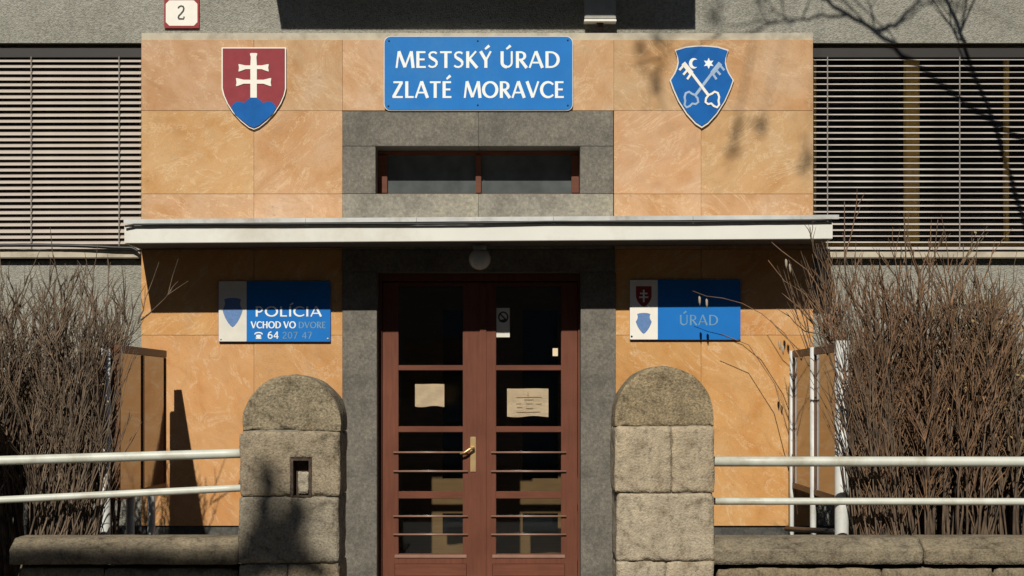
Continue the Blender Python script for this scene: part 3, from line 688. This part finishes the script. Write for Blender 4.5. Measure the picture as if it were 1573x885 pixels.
plate('white_field', rrect(X(967.3), X(1010), Z(521.6), Z(430.4), 0.006), -0.0255, 0.0012, M['white'], of)
emblem('state', 988.5, 440, 24, 32, of, M['red']); emblem('town', 988.5, 481, 24.5, 32, of, M['paleblue'])
st = Strokes(); e0 = X(988.5); ez = Z(455)
st.stroke([(e0, ez-0.05), (e0, ez+0.05)], 0.014, -0.0272); st.stroke([(e0-0.03, ez+0.02), (e0+0.03, ez+0.02)], 0.012, -0.0272); st.stroke([(e0-0.036, ez-0.01), (e0+0.036, ez-0.01)], 0.012, -0.0272); st.build('double_cross', M['white'], of)
st = Strokes(); st.text('ÚRAD', X(1043), X(1103), Z(500), 16/S(), -0.0250, bold=0.8); st.build('faded_lettering', M['faded'], of)
tube('screw', [(X(970), -0.024, Z(517)), (X(970), -0.029, Z(517))], 0.008, M['darkbox'], of, 8)

# notices on the door
def notice(name, x0, x1, y0, y1, label, lines):
    n = 8; bm = bmesh.new(); yb = dy+0.018
    gr = [[bm.verts.new((DX(x0+(x1-x0)*i/n), yb-0.004-0.006*abs(i/n-0.5)*2*abs(j/n-0.5)*2-0.002*math.sin(i+j), DZ(y0+(y1-y0)*j/n+1.1*math.sin(i*0.9)*(1 if j == n else 0.2)))) for i in range(n+1)] for j in range(n+1)]
    for j in range(n):
        for i in range(n): bm.faces.new((gr[j][i], gr[j][i+1], gr[j+1][i+1], gr[j+1][i]))
    bmesh.ops.solidify(bm, geom=bm.faces[:], thickness=0.0006)
    o = obj(name, bm, M['paper']); tag(o, label, 'notice')
    if lines:
        bl = []
        for (a, b, c, d) in lines: bl.append((DX(a), DX(b), yb-0.0135, yb-0.013, DZ(d), DZ(c)))
        boxes('print', bl, M['ink'], o)
    return o
notice('paper_notice', 637.5, 682.5, 590, 624.5, 'small blank cream paper taped inside the left door leaf', [])
notice('paper_notice', 779, 842.5, 597, 640, 'larger cream paper with faint printing on the right door leaf',
       [(810, 812, 602, 607), (793, 832, 609, 610), (805, 820, 613, 614), (793, 801, 619, 620), (808, 818, 619, 620), (824, 832, 619, 620), (794, 802, 625, 626), (808, 819, 626, 627), (793, 830, 632, 633)])
nsg = boxes('door_sticker', [(DX(762.5), DX(783), dy+0.0165, dy+0.0185, DZ(518), DZ(473))], M['offwhite'])
tag(nsg, 'narrow grey warning sticker with black symbol at the top of the door', 'sticker')
st = Strokes(); st.stroke(arc(DX(773), DZ(487), 0.036, 0.04, 0, 360, 16), 0.012, dy+0.0160); st.stroke([(DX(768), DZ(482)), (DX(778), DZ(492))], 0.012, dy+0.0160); st.stroke([(DX(767), DZ(493)), (DX(779), DZ(491))], 0.016, dy+0.0160); st.build('symbol', M['darkink'], nsg)
lk = boxes('door_tag', [(DX(849), DX(857), dy+0.012, dy+0.0225, DZ(547), DZ(535))], M['paper']); tag(lk, 'tiny tan tag in the upper pane of the right door leaf', 'tag')

# globe lamp under the canopy
gl = thing('globe_lamp', 'round opal globe lamp hanging under the canopy above the door', 'lamp', None, (X(737, -0.3), -0.30, Z(398, -0.3)))
bm = bmesh.new(); bmesh.ops.create_uvsphere(bm, u_segments=28, v_segments=18, radius=0.086)
for f in bm.faces: f.smooth = True
obj('globe', bm, M['globe'], gl)
hgt = cz0+X(737)*TILT-Z(398, -0.3)
tube('collar', [(0, 0, 0.070), (0, 0, 0.085), (0, 0, hgt+0.002)], [0.05, 0.055, 0.055], M['boxgrey'], gl, 20)

# grey box on the wall in the balcony's shade
ab = thing('alarm_box', 'dark grey metal box with painted-in sunlit lower strip on the shaded wall', 'box', None, (X(922, -0.06), GW, Z(36)))
hw = 24/S()
boxes('body', [(-hw, hw, -0.115, -0.001, 0.02, 0.36)], M['boxgrey'], ab, 0.006)
boxes('sunlit_strip', [(-hw-0.003, hw+0.003, -0.125, -0.001, 0.0, 0.018)], M['white'], ab, 0.003)  # white strip stands for sunlight along the foot of the box
tube('knob', [(0, -0.05, -0.0005), (0, -0.05, -0.03), (0, -0.05, -0.045)], [0.03, 0.028, 0.012], M['rust'], ab, 12)

# cables
def cable(label, pts, r=0.009):
    out = []
    for (a, b) in zip(pts[:-1], pts[1:]):
        for i in range(8): out.append(Vector(a).lerp(Vector(b), i/8)+Vector((0, 0, rnd.uniform(-0.0008, 0.0008))))
    out.append(Vector(pts[-1]))
    return tag(tube('cable', out, r, M['black'], None, 6), label, 'cable', 'black cables on the facade')
yc = -0.678
cable('long black cable sagging along the top of the white canopy fascia', [(X(px, yc), yc, cz1+0.006+X(px, yc)*TILT+dz) for px, dz in ((192, -0.012), (206, 0.002), (300, 0.003), (420, -0.001), (520, 0.0), (640, -0.004), (738, -0.003), (850, 0.005), (960, 0.0), (1070, -0.003), (1180, 0.002), (1278, 0.004))], 0.0085)
cable('thick black cable running under the left blind to the canopy', [(X(px, -0.07), -0.07, Z(py, -0.07)) for px, py in ((-120, 377), (0, 377), (60, 376.5), (120, 377.5), (170, 380), (203, 381), (212, 386))], 0.014)
cable('thin black cable below the left window sill', [(X(px, 0.03), 0.03, Z(py, 0.03)) for px, py in ((-120, 401), (0, 400), (100, 399), (170, 398.5), (206, 396.5), (213, 399.5))], 0.009)

# ------------------------------------------------------------------ gate pillars
PY = -3.2
def PX(px): return X(px, PY)
def PZ(py): return Z(py, PY)
def pillar(label, cols_, cap, courses, mat='rubble'):
    xs = [c for c in cap[:2]]
    t = thing('gate_pillar', label, 'pillar', 'stone pillars of the front fence', ((PX(cap[0])+PX(cap[1]))/2, PY, 0))
    c = stone('cap_stone', PX(cap[0]), PX(cap[1]), PY+0.01, 0.5, PZ(cap[3]), PZ(cap[2]), M['lichen'], t, 0.008, 0.008, 0.018, arch=(cap[4])/S(PY))
    out = []
    for (a, b, y0, y1) in courses:
        out.append(stone('stone_block', PX(a), PX(b), PY-rnd.uniform(0, 0.012), 0.52, max(0, PZ(y1)), PZ(y0), M[mat], t, 0.010, 0.008, 0.020))
    x0_, x1_ = (PX(a) for a in cap[:2]); ox = t.location.x
    boxes('mortar_core', [(x0_-ox+0.016, x1_-ox-0.016, 0.016, 0.49, 0, PZ(cap[3])+0.01)], M['mortar'], t)
    return t, out
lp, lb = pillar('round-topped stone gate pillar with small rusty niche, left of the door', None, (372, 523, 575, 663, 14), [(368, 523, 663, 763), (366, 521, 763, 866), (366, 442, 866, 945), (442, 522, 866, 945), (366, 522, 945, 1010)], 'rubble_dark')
rp, rb = pillar('round-topped pale stone gate pillar right of the door', None, (945, 1097, 562, 655, 16), [(944, 1031, 655, 757), (1031, 1098, 655, 757), (946, 1097, 757, 862), (947, 1023, 862, 940), (1023, 1097, 862, 940), (946, 1097, 940, 1010)])
# niche cut into the left pillar
nb = lb[0]
cut = boxes('cutter', [(PX(446), PX(479), PY-0.1, PY+0.10, PZ(766), PZ(703))], None)
cut2 = [o for o in lp.children if o.name.startswith('mortar_core')][0]
md = nb.modifiers.new('niche', 'BOOLEAN'); md.operation = 'DIFFERENCE'; md.object = cut; md.solver = 'EXACT'
bpy.context.view_layer.update()
me2 = bpy.data.meshes.new_from_object(nb.evaluated_get(bpy.context.evaluated_depsgraph_get()))
nb.modifiers.clear(); nb.data = me2
md = cut2.modifiers.new('niche', 'BOOLEAN'); md.operation = 'DIFFERENCE'; md.object = cut; md.solver = 'EXACT'
bpy.context.view_layer.update()
me3 = bpy.data.meshes.new_from_object(cut2.evaluated_get(bpy.context.evaluated_depsgraph_get()))
cut2.modifiers.clear(); cut2.data = me3; bpy.data.objects.remove(cut)
ni = tag(boxes('niche_frame', [(PX(446.5), PX(450.5), PY-0.012, PY+0.09, PZ(764), PZ(704)), (PX(474.5), PX(478.5), PY-0.012, PY+0.09, PZ(764), PZ(704)), (PX(450.5), PX(474.5), PY-0.012, PY+0.09, PZ(707.5), PZ(704)), (PX(450.5), PX(474.5), PY-0.012, PY+0.09, PZ(764), PZ(761.5))], M['rust']),
     'rusty iron frame set into the niche of the left gate pillar', 'frame')
boxes('back_plate', [(PX(450.5), PX(474.5), PY+0.075, PY+0.088, PZ(761.5), PZ(707.5))], M['rust'], ni)
bm = rough_bm(0.075, 0.03, 0.15, 0.01, 0.012, 0.012, 91); o = obj('mortar_lump', bm, M['rubble'], ni); o.location = (PX(464), PY+0.045, PZ(761))
# far pillars that carry the other ends of the rails
pillar('stone gate pillar at the far left end of the rails', None, (-190, -38, 570, 660, 14), [(-192, -38, 660, 760), (-192, -38, 760, 866), (-192, -38, 866, 1010)])
pillar('stone gate pillar at the far right end of the rails', None, (1980, 2132, 565, 657, 14), [(1980, 2132, 657, 757), (1980, 2132, 757, 862), (1980, 2132, 862, 1010)])

# low walls with coping
def low_wall(label, x0, x1, joints):
    t = thing('low_wall', label, 'wall', 'low stone walls of the front fence', ((PX(x0)+PX(x1))/2, PY, 0))
    o3 = Vector(t.location)
    for a, b in zip(joints[:-1], joints[1:]):
        _sd[0] += 1
        wd = PX(b)-PX(a)-0.006; z0, z1 = PZ(868), PZ(829)
        bm = rough_bm(wd, 0.42, z1-z0, 0.006, 0.03, 0.003, _sd[0])
        for v in bm.verts:                       # weathered front chamfer
            if v.co.z > (z1-z0)*0.5 and v.co.y < 0.14: v.co.z -= (0.14-v.co.y)/0.14*(z1-z0)*0.42*((v.co.z/(z1-z0))-0.5)*2
        o = obj('coping_stone', bm, M['coping'], t); o.location = Vector(((PX(a)+PX(b))/2, PY+0.01, z0))-o3
    x = x0+14; i = 0
    zz = [PZ(873), PZ(925), PZ(975), 0.0]
    for z1, z0 in zip(zz[:-1], zz[1:]):
        x = x0+14-rnd.uniform(0, 5)
        while x < x1-2:
            b = min(x1, x+rnd.uniform(120, 260)); b = x1 if x1-b < 40 else b
            stone('stone_block', PX(x), PX(b), PY+0.03+rnd.uniform(0, 0.012), 0.36, z0, z1, M['coping'], t, 0.016, 0.008, 0.045); x = b
    return t
low_wall('dark weathered low wall with coping left of the gate pillars', 12, 366, [12, 366])
low_wall('mossy low wall with long coping right of the gate pillars', 1089, 1985, [1087, 1420, 1700, 1985])

# rails
def railing(label, ends):
    t = thing('railing', label, 'railing', 'painted pipe railings of the front fence', (0, PY+0.25, 0))
    yr = PY+0.25
    for (xa, ya, xb, yb, d) in ends:
        n = 10
        tube('rail', [(X(xa+(xb-xa)*i/n, yr), 0, Z(ya+(yb-ya)*i/n, yr)) for i in range(n+1)], d/2/S(yr), M['rail'], t, 16)
    return t
railing('two pale pipe rails sloping slightly, left of the gate pillars', [(-60, 709.5, 385, 696, 14.5), (-60, 771, 385, 749, 11)])
railing('two pale level pipe rails right of the gate pillars', [(1085, 709, 2000, 709.5, 15.5), (1085, 770, 2000, 771.5, 11)])

# ------------------------------------------------------------------ notice boards standing square to the facade
def board(label, xp, ys, posts, z0, z1, side_posts, bar=None):
    t = thing('notice_board', label, 'notice board', 'glazed notice boards beside the entrance', (xp, (ys[0]+ys[-1])/2, 0))
    oy = t.location.y
    face = 1 if xp < 0 else -1                   # the glazed side looks to the path
    def B_(name, a, m, bev=0.004):
        x0, x1, y0, y1, za, zb_ = a; xa, xb = sorted((x0*face, x1*face))
        return boxes(name, [(xa, xb, y0-oy, y1-oy, za, zb_)], m, t, bev)
    B_('back_panel', (-0.05, -0.036, ys[-1], ys[0], z0, z1), M['caseframe'])
    B_('top_rail', (-0.036, 0.012, ys[-1], ys[0], z1-0.055, z1), M['caseframe']); B_('bottom_rail', (-0.036, 0.012, ys[-1], ys[0], z0, z0+0.04), M['caseframe'])
    for y in ys: 
        hw_ = 0.03
        B_('frame_post', (-0.036, 0.010, max(ys[-1], y-hw_), min(ys[0], y+hw_), z0+0.041, z1-0.056), M['caseframe'])
    for a, b in zip(ys[:-1], ys[1:]):
        B_('glass_pane', (-0.004, 0.001, b+0.031, a-0.031, z0+0.041, z1-0.056), M['caseglass'], 0)
    for (y, d, top) in posts:
        tube('post', [(side_posts, y-oy, -0.03), (side_posts, y-oy, 0.5), (side_posts, y-oy, top)], d/2, M['post'], t, 14)
    if bar: tube('lower_bar', [(side_posts-0.04, bar[0][0]-oy, bar[0][1]), (side_posts-0.04, bar[1][0]-oy, bar[1][1])], 0.020, M['black'], t, 8)
    return t
board('brown glazed notice board on white posts beside the left shrub', -2.69, [-0.38, -1.28, -2.12], [(-0.55, 0.06, 1.82), (-1.35, 0.06, 1.82), (-2.20, 0.075, 1.86)], 0.82, 1.885, -0.075)
board('brown glazed notice board on white posts beside the right shrubs', 2.185, [-0.38, -1.42, -2.50], [(-0.36, 0.035, 1.885), (-1.40, 0.045, 1.885), (-2.58, 0.092, 1.90)], 0.82, 1.885, -0.012, ((-0.35, 0.50), (-2.55, 0.64)))

# ------------------------------------------------------------------ bare shrubs
def bark(name, col, var):
    return plain(name, col, 0.8, var=var, scale=9)
M['stemL'] = bark('dark_grey_stem_bark', (0.125, 0.09, 0.06), 0.7); M['stemR'] = bark('dark_brown_stem_bark', (0.105, 0.072, 0.046), 0.7)
def shrub(label, cx, cy, height, nst, spread, mat, seed, group='bare shrubs in front of the facade', lean=0.0, leaves=0, sub=8, extra=(), shoots=0, xmin=-99, xmax=99, br_=0.40, leaning=()):
    r = random.Random(seed)
    t = thing('bare_shrub', label, 'shrub', group, (cx, cy, 0))
    st, br, tw = Tubes(), Tubes(), Tubes(); tips = []
    def clampy(p):
        p.y = min(p.y, -cy-0.10)
        if p.z < 1.93 and p.x > xmax-cx: p.x = xmax-cx-(p.x-xmax+cx)*0.5
        if p.z < 1.93 and p.x < xmin-cx: p.x = xmin-cx+(xmin-cx-p.x)*0.5
        return p
    for s_ in range(nst):
        a = r.uniform(0, 2*math.pi); q = math.sqrt(r.random()); b = Vector((math.cos(a)*br_*q, math.sin(a)*br_*0.7*q, 0.0))
        out = Vector((math.cos(a)*q*spread*r.uniform(0.6, 1.25)+lean, math.sin(a)*q*spread*0.7, 0))
        L_ = height*r.uniform(0.62, 1.02)*(1-0.14*q); n = 7; pts = []
        if s_ < shoots: L_ = height*r.uniform(1.03, 1.15)
        ph = r.uniform(0, 6)
        for i in range(n+1):
            u = i/n
            p = b+out*(u**0.8)+Vector((0.06*math.sin(ph+u*6)*u, 0.06*math.cos(ph*1.3+u*5)*u, L_*u))
            pts.append(clampy(p))
        r0 = r.uniform(0.008, 0.021)
        st.add(pts, [r0*(1-0.82*i/n) for i in range(n+1)], 4, False)
        for k_ in range(sub if s_ >= shoots else 2):
            u = r.uniform(0.22, 0.98)**0.6; j = min(n-1, int(u*n)); base = pts[j].lerp(pts[j+1], u*n-j)
            d = (pts[j+1]-pts[j]).normalized(); az = r.uniform(0, 2*math.pi)
            d2 = (d+Vector((math.cos(az), math.sin(az), r.uniform(-0.15, 0.3)))*r.uniform(0.28, 0.65)).normalized()
            l2 = r.uniform(0.22, 0.62)*(1.1-0.5*u); bp = [base]
            for i in range(1, 5): bp.append(clampy(base+d2*l2*i/4+Vector((0, 0, 0.10*l2*(i/4)**2))+Vector((r.uniform(-.012, .012), r.uniform(-.012, .012), 0))))
            br.add(bp, [0.0072, 0.0062, 0.0052, 0.0040, 0.0020], 3, False)
            for m_ in range(3):
                u2 = r.uniform(0.2, 1.0); j2 = min(3, int(u2*4)); b2 = bp[j2].lerp(bp[j2+1], u2*4-j2)
                d3 = (d2+Vector((r.uniform(-1, 1), r.uniform(-1, 1), r.uniform(0, 0.7)))*0.55).normalized(); l3 = r.uniform(0.08, 0.26)
                e = [b2, clampy(b2+d3*l3*0.5+Vector((r.uniform(-.01, .01), 0, 0))), clampy(b2+d3*l3)]
                tw.add(e, [0.0040, 0.0032, 0.0016], 3, False); tips.append((e[-1], d3))
    for (bx, tx_, by, zt0, zt1, cnt) in leaning:            # slanting outer stems
        for _ in range(cnt):
            a0 = Vector((r.uniform(*bx), by+r.uniform(-0.1, 0.1), 0)); a1 = Vector((r.uniform(*tx_), by+r.uniform(-0.12, 0.12), r.uniform(zt0, zt1))); o3 = Vector((cx, cy, 0))
            q = [a0.lerp(a1, i/6)-o3+Vector((r.uniform(-.012, .012), r.uniform(-.012, .012), 0.05*math.sin(math.pi*i/6))) for i in range(7)]
            st.add(q, [0.009*(1-0.13*i) for i in range(7)], 4, False)
            for j in range(2, 6):
                d = (q[j+1]-q[j]).normalized(); e = (d+Vector((r.uniform(-.7, .7), r.uniform(-.4, .4), 0.2))).normalized()*r.uniform(0.15, 0.4)
                br.add([q[j], q[j]+e*0.5, q[j]+e+Vector((0, 0, 0.03))], [0.004, 0.003, 0.0015], 3, False)
    st.build('stems', M['stemL'] if mat == M['twigL'] else M['stemR'], t); br.build('branches', mat, t); o = tw.build('twigs', mat, t)
    if leaves:
        v = []; f = []
        for _ in range(leaves):
            p, d = r.choice(tips)
            p = p+Vector((r.uniform(-.02, .02), r.uniform(-.02, .02), 0)); u = Vector((r.uniform(-1, 1), r.uniform(-1, 1), r.uniform(-1, .4))).normalized(); w_ = u.orthogonal().normalized()
            l = r.uniform(0.02, 0.045); b0 = len(v)
            v += [p, p+u*l*0.5+w_*l*0.28, p+u*l, p+u*l*0.5-w_*l*0.28+u.cross(w_)*l*0.1]; f.append((b0, b0+1, b0+2, b0+3))
        me = bpy.data.meshes.new('dry_leaves'); me.from_pydata([tuple(q) for q in v], [], f)
        lo = obj('dry_leaves', me, M['leaf'], t); lo['kind'] = 'stuff'
    for pts, rr in extra:
        tube('arching_twig', [Vector(p)-Vector((cx, cy, 0)) for p in pts], rr, mat, t, 5)
    return t
shrub('dense bare brown shrub behind the left railing, beside the notice board', -3.20, -2.0, 2.42, 115, 0.42, M['twigL'], 3, sub=8, xmax=-2.74, leaning=[((-3.35, -2.85), (-2.95, -2.5), -2.45, 1.2, 2.2, 30)])
shrub('bare brown shrub at the left edge of the picture', -4.0, -1.75, 2.45, 105, 0.44, M['twigL'], 5, sub=8)
def ap(px, py, y): return (X(px, y), y, Z(py, y))
arch1 = [ap(1262, 640, -1.0), ap(1235, 560, -0.8), ap(1205, 512, -0.6), ap(1170, 482, -0.45), ap(1140, 466, -0.40), ap(1110, 458, -0.38), ap(1085, 455, -0.36), ap(1064, 447, -0.36)]
arch2 = [ap(1290, 600, -1.0), ap(1262, 500, -0.9), ap(1238, 452, -0.8), ap(1205, 432, -0.75), ap(1180, 400, -0.7)]
arch3 = [ap(1300, 560, -1.0), ap(1270, 460, -0.9), ap(1240, 415, -0.8), ap(1200, 385, -0.75), ap(1185, 372, -0.72)]
arch4 = [ap(1225, 790, -0.5), ap(1215, 680, -0.35), ap(1190, 590, -0.3), ap(1150, 530, -0.28), ap(1105, 512, -0.27)]
tr = [0.004, 0.0036, 0.0032, 0.003, 0.0026, 0.0024, 0.002, 0.0018]
s1 = shrub('red-brown bare shrub with long arching twigs right of the right notice board', 2.90, -1.75, 2.52, 150, 0.48, M['twigR'], 11, sub=9, lean=-0.10, shoots=5, xmin=2.24, leaning=[((2.25, 2.75), (2.0, 2.45), -2.76, 1.5, 2.2, 55), ((2.5, 3.0), (1.95, 2.5), -1.2, 2.3, 2.75, 26)],
      extra=[(arch1, tr), (arch2, tr[:5]), (arch3, tr[:5]), (arch4, tr[:5])])
for (px, py, y) in ((1074, 462, -0.37), (1085, 466, -0.36), (1207, 405, -0.76), (1213, 412, -0.76), (1197, 530, -0.6), (1202, 537, -0.6)):
    b = Tubes(); c0 = Vector(ap(px, py-7, y))-Vector((2.90, -1.75, 0)); b.add([c0, c0+Vector((0.003, 0, -0.012)), c0+Vector((0.004, 0, -0.045)), c0+Vector((0.006, 0, -0.075))], [0.003, 0.010, 0.009, 0.002], 8); b.build('seed_pod', M['pod'], s1)
shrub('olive brown bare shrub with dry leaves toward the right edge', 3.68, -1.55, 2.46, 120, 0.46, M['twigG'], 17, sub=8, leaves=1500, shoots=2)
shrub('bare grey-brown shrub cut by the right edge of the picture', 4.4, -1.35, 2.46, 95, 0.46, M['twigG'], 23, sub=8, leaves=500, shoots=2)

# ------------------------------------------------------------------ trees on the street side, outside the picture; their branches shade the facade
def sh_pt(px, py, t, yw=GW):                        # the point at distance t (metres in y) before the wall whose shadow falls on photo pixel px, py
    return (X(px, yw)-0.127*t, yw-t, Z(py, yw)+0.78*t)
def polyline(pts, r0, r1, tb, n=6, wig=0.03):
    out = []
    for a, b in zip(pts[:-1], pts[1:]):
        for i in range(4): out.append(Vector(a).lerp(Vector(b), i/4)+Vector((rnd.uniform(-wig, wig), rnd.uniform(-wig, wig), rnd.uniform(-wig, wig))))
    out.append(Vector(pts[-1])); k_ = len(out)
    tb.add(out, [r0+(r1-r0)*i/(k_-1) for i in range(k_)], n, False); return out
def fork(tb, pts, r0, depth, r):
    if depth == 0: return
    for _ in range(4 if depth > 1 else 3):
        u = r.uniform(0.25, 1.0); j = min(len(pts)-2, int(u*(len(pts)-1))); b = pts[j]
        d = (pts[j+1]-pts[j]).normalized(); d2 = (d+Vector((r.uniform(-1, 1), r.uniform(-0.6, 0.6), r.uniform(-0.5, 0.9)))*0.8).normalized(); l = r.uniform(0.5, 1.2)*(0.6 if depth == 1 else 1)
        q = [b]
        for i in range(1, 6): q.append(b+d2*l*i/5+Vector((r.uniform(-.03, .03), r.uniform(-.03, .03), r.uniform(-.03, .03))))
        rr = r0*r.uniform(0.38, 0.62); tb.add(q, [rr*(1-0.14*i) for i in range(6)], 5, False)
        fork(tb, q, rr, depth-1, r)
tr1 = thing('bare_tree', 'bare garden tree whose branch shadows cross the upper right wall and blind', 'tree', 'bare street trees', (4.75, -2.35, 0))
base = Vector((4.75, -2.35, 0)); tk, cr_ = Tubes(), Tubes()
trunk = [(4.75, -2.35, -0.15), (4.77, -2.35, 2.0), (4.7, -2.3, 3.6), (4.72, -2.3, 4.9)]
tk.add([Vector(p)-base for p in trunk], [0.15, 0.12, 0.10, 0.08], 10)
rt = random.Random(5)
limbs = [([trunk[2], sh_pt(1590, 400, 2.2), sh_pt(1562, 290, 2.1), sh_pt(1535, 200, 2.1), sh_pt(1500, 110, 2.0), sh_pt(1475, 50, 2.0), sh_pt(1448, -10, 2.0), sh_pt(1420, -120, 2.1)], 0.026, 0.013),
         ([trunk[3], sh_pt(1480, 150, 2.5), sh_pt(1400, 85, 2.6), sh_pt(1345, 50, 2.6), sh_pt(1300, 22, 2.6), sh_pt(1262, -4, 2.6), sh_pt(1220, -60, 2.7)], 0.022, 0.012),
         ([sh_pt(1300, 22, 2.6), sh_pt(1250, 26, 2.9), sh_pt(1215, 34, 3.1), sh_pt(1180, 33, 3.3), sh_pt(1120, 40, 3.6)], 0.011, 0.005),
         ([sh_pt(1345, 50, 2.6), sh_pt(1375, 38, 3.2), sh_pt(1410, 5, 3.6), sh_pt(1430, -40, 4)], 0.019, 0.012),
         ([trunk[3], (4.6, -2.5, 6), (4.3, -2.7, 7.4), (4.2, -2.9, 8.5)], 0.06, 0.015), ([trunk[2], (5.4, -2.6, 5), (6.1, -2.9, 6.6), (6.4, -3, 8)], 0.05, 0.015)]
for pts, r0, r1 in limbs:
    pl = polyline([Vector(p)-base for p in pts], r0, r1, cr_, 6, 0.012); fork(cr_, pl, max(0.014, r0*0.6), 3, rt)
tk.build('trunk', M['bark'], tr1); cr_.build('branches', M['bark'], tr1)

# a taller tree on the street with a few dry leaf clusters, blurred shadows on the cladding
tr3 = thing('leafy_bare_tree', 'tall street tree with a few dry leaf clusters shading the right cladding', 'tree', 'bare street trees', (5.4, -9.0, 0))
base = Vector((5.4, -9.0, 0)); tk, cr_ = Tubes(), Tubes()
tk.add([Vector((0, 0, -0.17)), Vector((0.05, 0, 3)), Vector((0.0, 0, 6)), Vector((0.1, 0.02, 9)), Vector((0.1, 0.2, 11.6))], [0.22, 0.18, 0.15, 0.11, 0.06], 12)
main = polyline([Vector((0.1, 0.1, 10.6)), Vector((-1.9, 0.4, 11.6)), Vector((-4.0, 0.7, 12.0)), Vector((-5.4, 0.9, 12.3))], 0.05, 0.02, cr_, 6, 0.02)
v = []; f = []
for (px, py, sz) in ((985, 84, 0.05), (1006, 116, 0.045), (1003, 140, 0.07), (1132, 195, 0.05), (1168, 190, 0.04), (1124, 226, 0.04), (1240, 245, 0.05), (1098, 16, 0.05), (1010, 60, 0.035)):
    c0 = Vector(sh_pt(px, py, 8.2, 0.0))-base
    q = min(main, key=lambda p: (p-c0).length); cr_.add([q, q.lerp(c0, 0.5)+Vector((0.05, 0, 0.1)), c0], [0.008, 0.006, 0.004], 4, False)
    for _ in range(14):
        p = c0+Vector((rt.gauss(0, sz*0.5), rt.gauss(0, sz*0.5), rt.gauss(0, sz))); u = Vector((rt.uniform(-1, 1), rt.uniform(-1, 1), rt.uniform(-1, 1))).normalized(); w_ = u.orthogonal().normalized(); b0 = len(v); l = 0.06
        v += [p, p+u*l*0.5+w_*l*0.4, p+u*l, p+u*l*0.5-w_*l*0.4]; f.append((b0, b0+1, b0+2, b0+3))
me = bpy.data.meshes.new('dry_leaves'); me.from_pydata([tuple(q) for q in v], [], f)
tk.build('trunk', M['bark'], tr3); cr_.build('branches', M['bark'], tr3); o = obj('dry_leaves', me, M['leaf'], tr3); o['kind'] = 'stuff'

tr2 = thing('tall_bare_tree', 'tall bare street tree whose limb shadow falls softly on the left pillar', 'tree', 'bare street trees', (-7.4, -16.6, 0))
base = Vector((-7.4, -16.6, 0)); tk, cr_ = Tubes(), Tubes()
def sp2(px, py, t): return Vector((PX(px)-0.127*t, PY-t, PZ(py)+0.78*t))
tk.add([Vector((0, 0, -0.17)), Vector((0.05, 0, 3)), Vector((0.0, 0, 6)), Vector((0.1, 0.02, 8.3))], [0.30, 0.24, 0.20, 0.16], 12)
T2 = 12.6
for pts, r0, r1 in (([Vector((0.05, 0, 7.6))+base, sp2(-300, 905, T2+0.4), sp2(40, 870, T2+0.2), sp2(250, 872, T2), sp2(375, 878, T2), sp2(430, 835, T2), sp2(455, 795, T2), sp2(462, 770, T2)], 0.15, 0.085),
                    ([sp2(385, 870, T2), sp2(405, 790, T2), sp2(415, 735, T2), sp2(400, 712, T2)], 0.10, 0.05), ([sp2(400, 860, T2), sp2(470, 865, T2), sp2(500, 885, T2)], 0.10, 0.06),
                    ([Vector((0.1, 0, 8.2))+base, Vector((-8.2, -17.4, 9.6)), Vector((-8.8, -18.2, 10.8))], 0.12, 0.05), ([Vector((0.1, 0, 8.2))+base, Vector((-7.8, -18.0, 9.8)), Vector((-7.6, -19.0, 11.2))], 0.12, 0.05)):
    polyline([Vector(p)-base for p in pts], r0, r1, cr_, 8, 0.02)
tk.build('trunk', M['bark'], tr2); cr_.build('limbs', M['bark'], tr2)

# ------------------------------------------------------------------ added flats behind the camera, dimming sky and ground; mirrored in the door glass
fl = thing('added_apartment_block', 'added unseen five storey block of flats across the street, dimming the skylight', 'building', None, (0, -30, 0))
M['flat'] = plain('grey_flat_render', (0.24, 0.23, 0.21), 0.9, var=0.1, scale=2)
boxes('wall', [(-38, 38, -12, 0, -0.16, 16.6)], M['flat'], fl); boxes('roof', [(-38.4, 38.4, -12.4, 0.4, 16.6, 17.0)], M['concrete'], fl)
wb = bmesh.new(); box(wb, -0.75, 0.75, -0.02, 0.03, 0, 1.5); bmesh.ops.recalc_face_normals(wb, faces=wb.faces[:]); wm = bpy.data.meshes.new('window'); wb.to_mesh(wm); wb.free(); wm.materials.append(M['roomglass'])
for j in range(5):
    for i in range(20): obj('window', wm, None, fl, (-35.6+i*3.75, 0.0, 1.4+j*3.2))
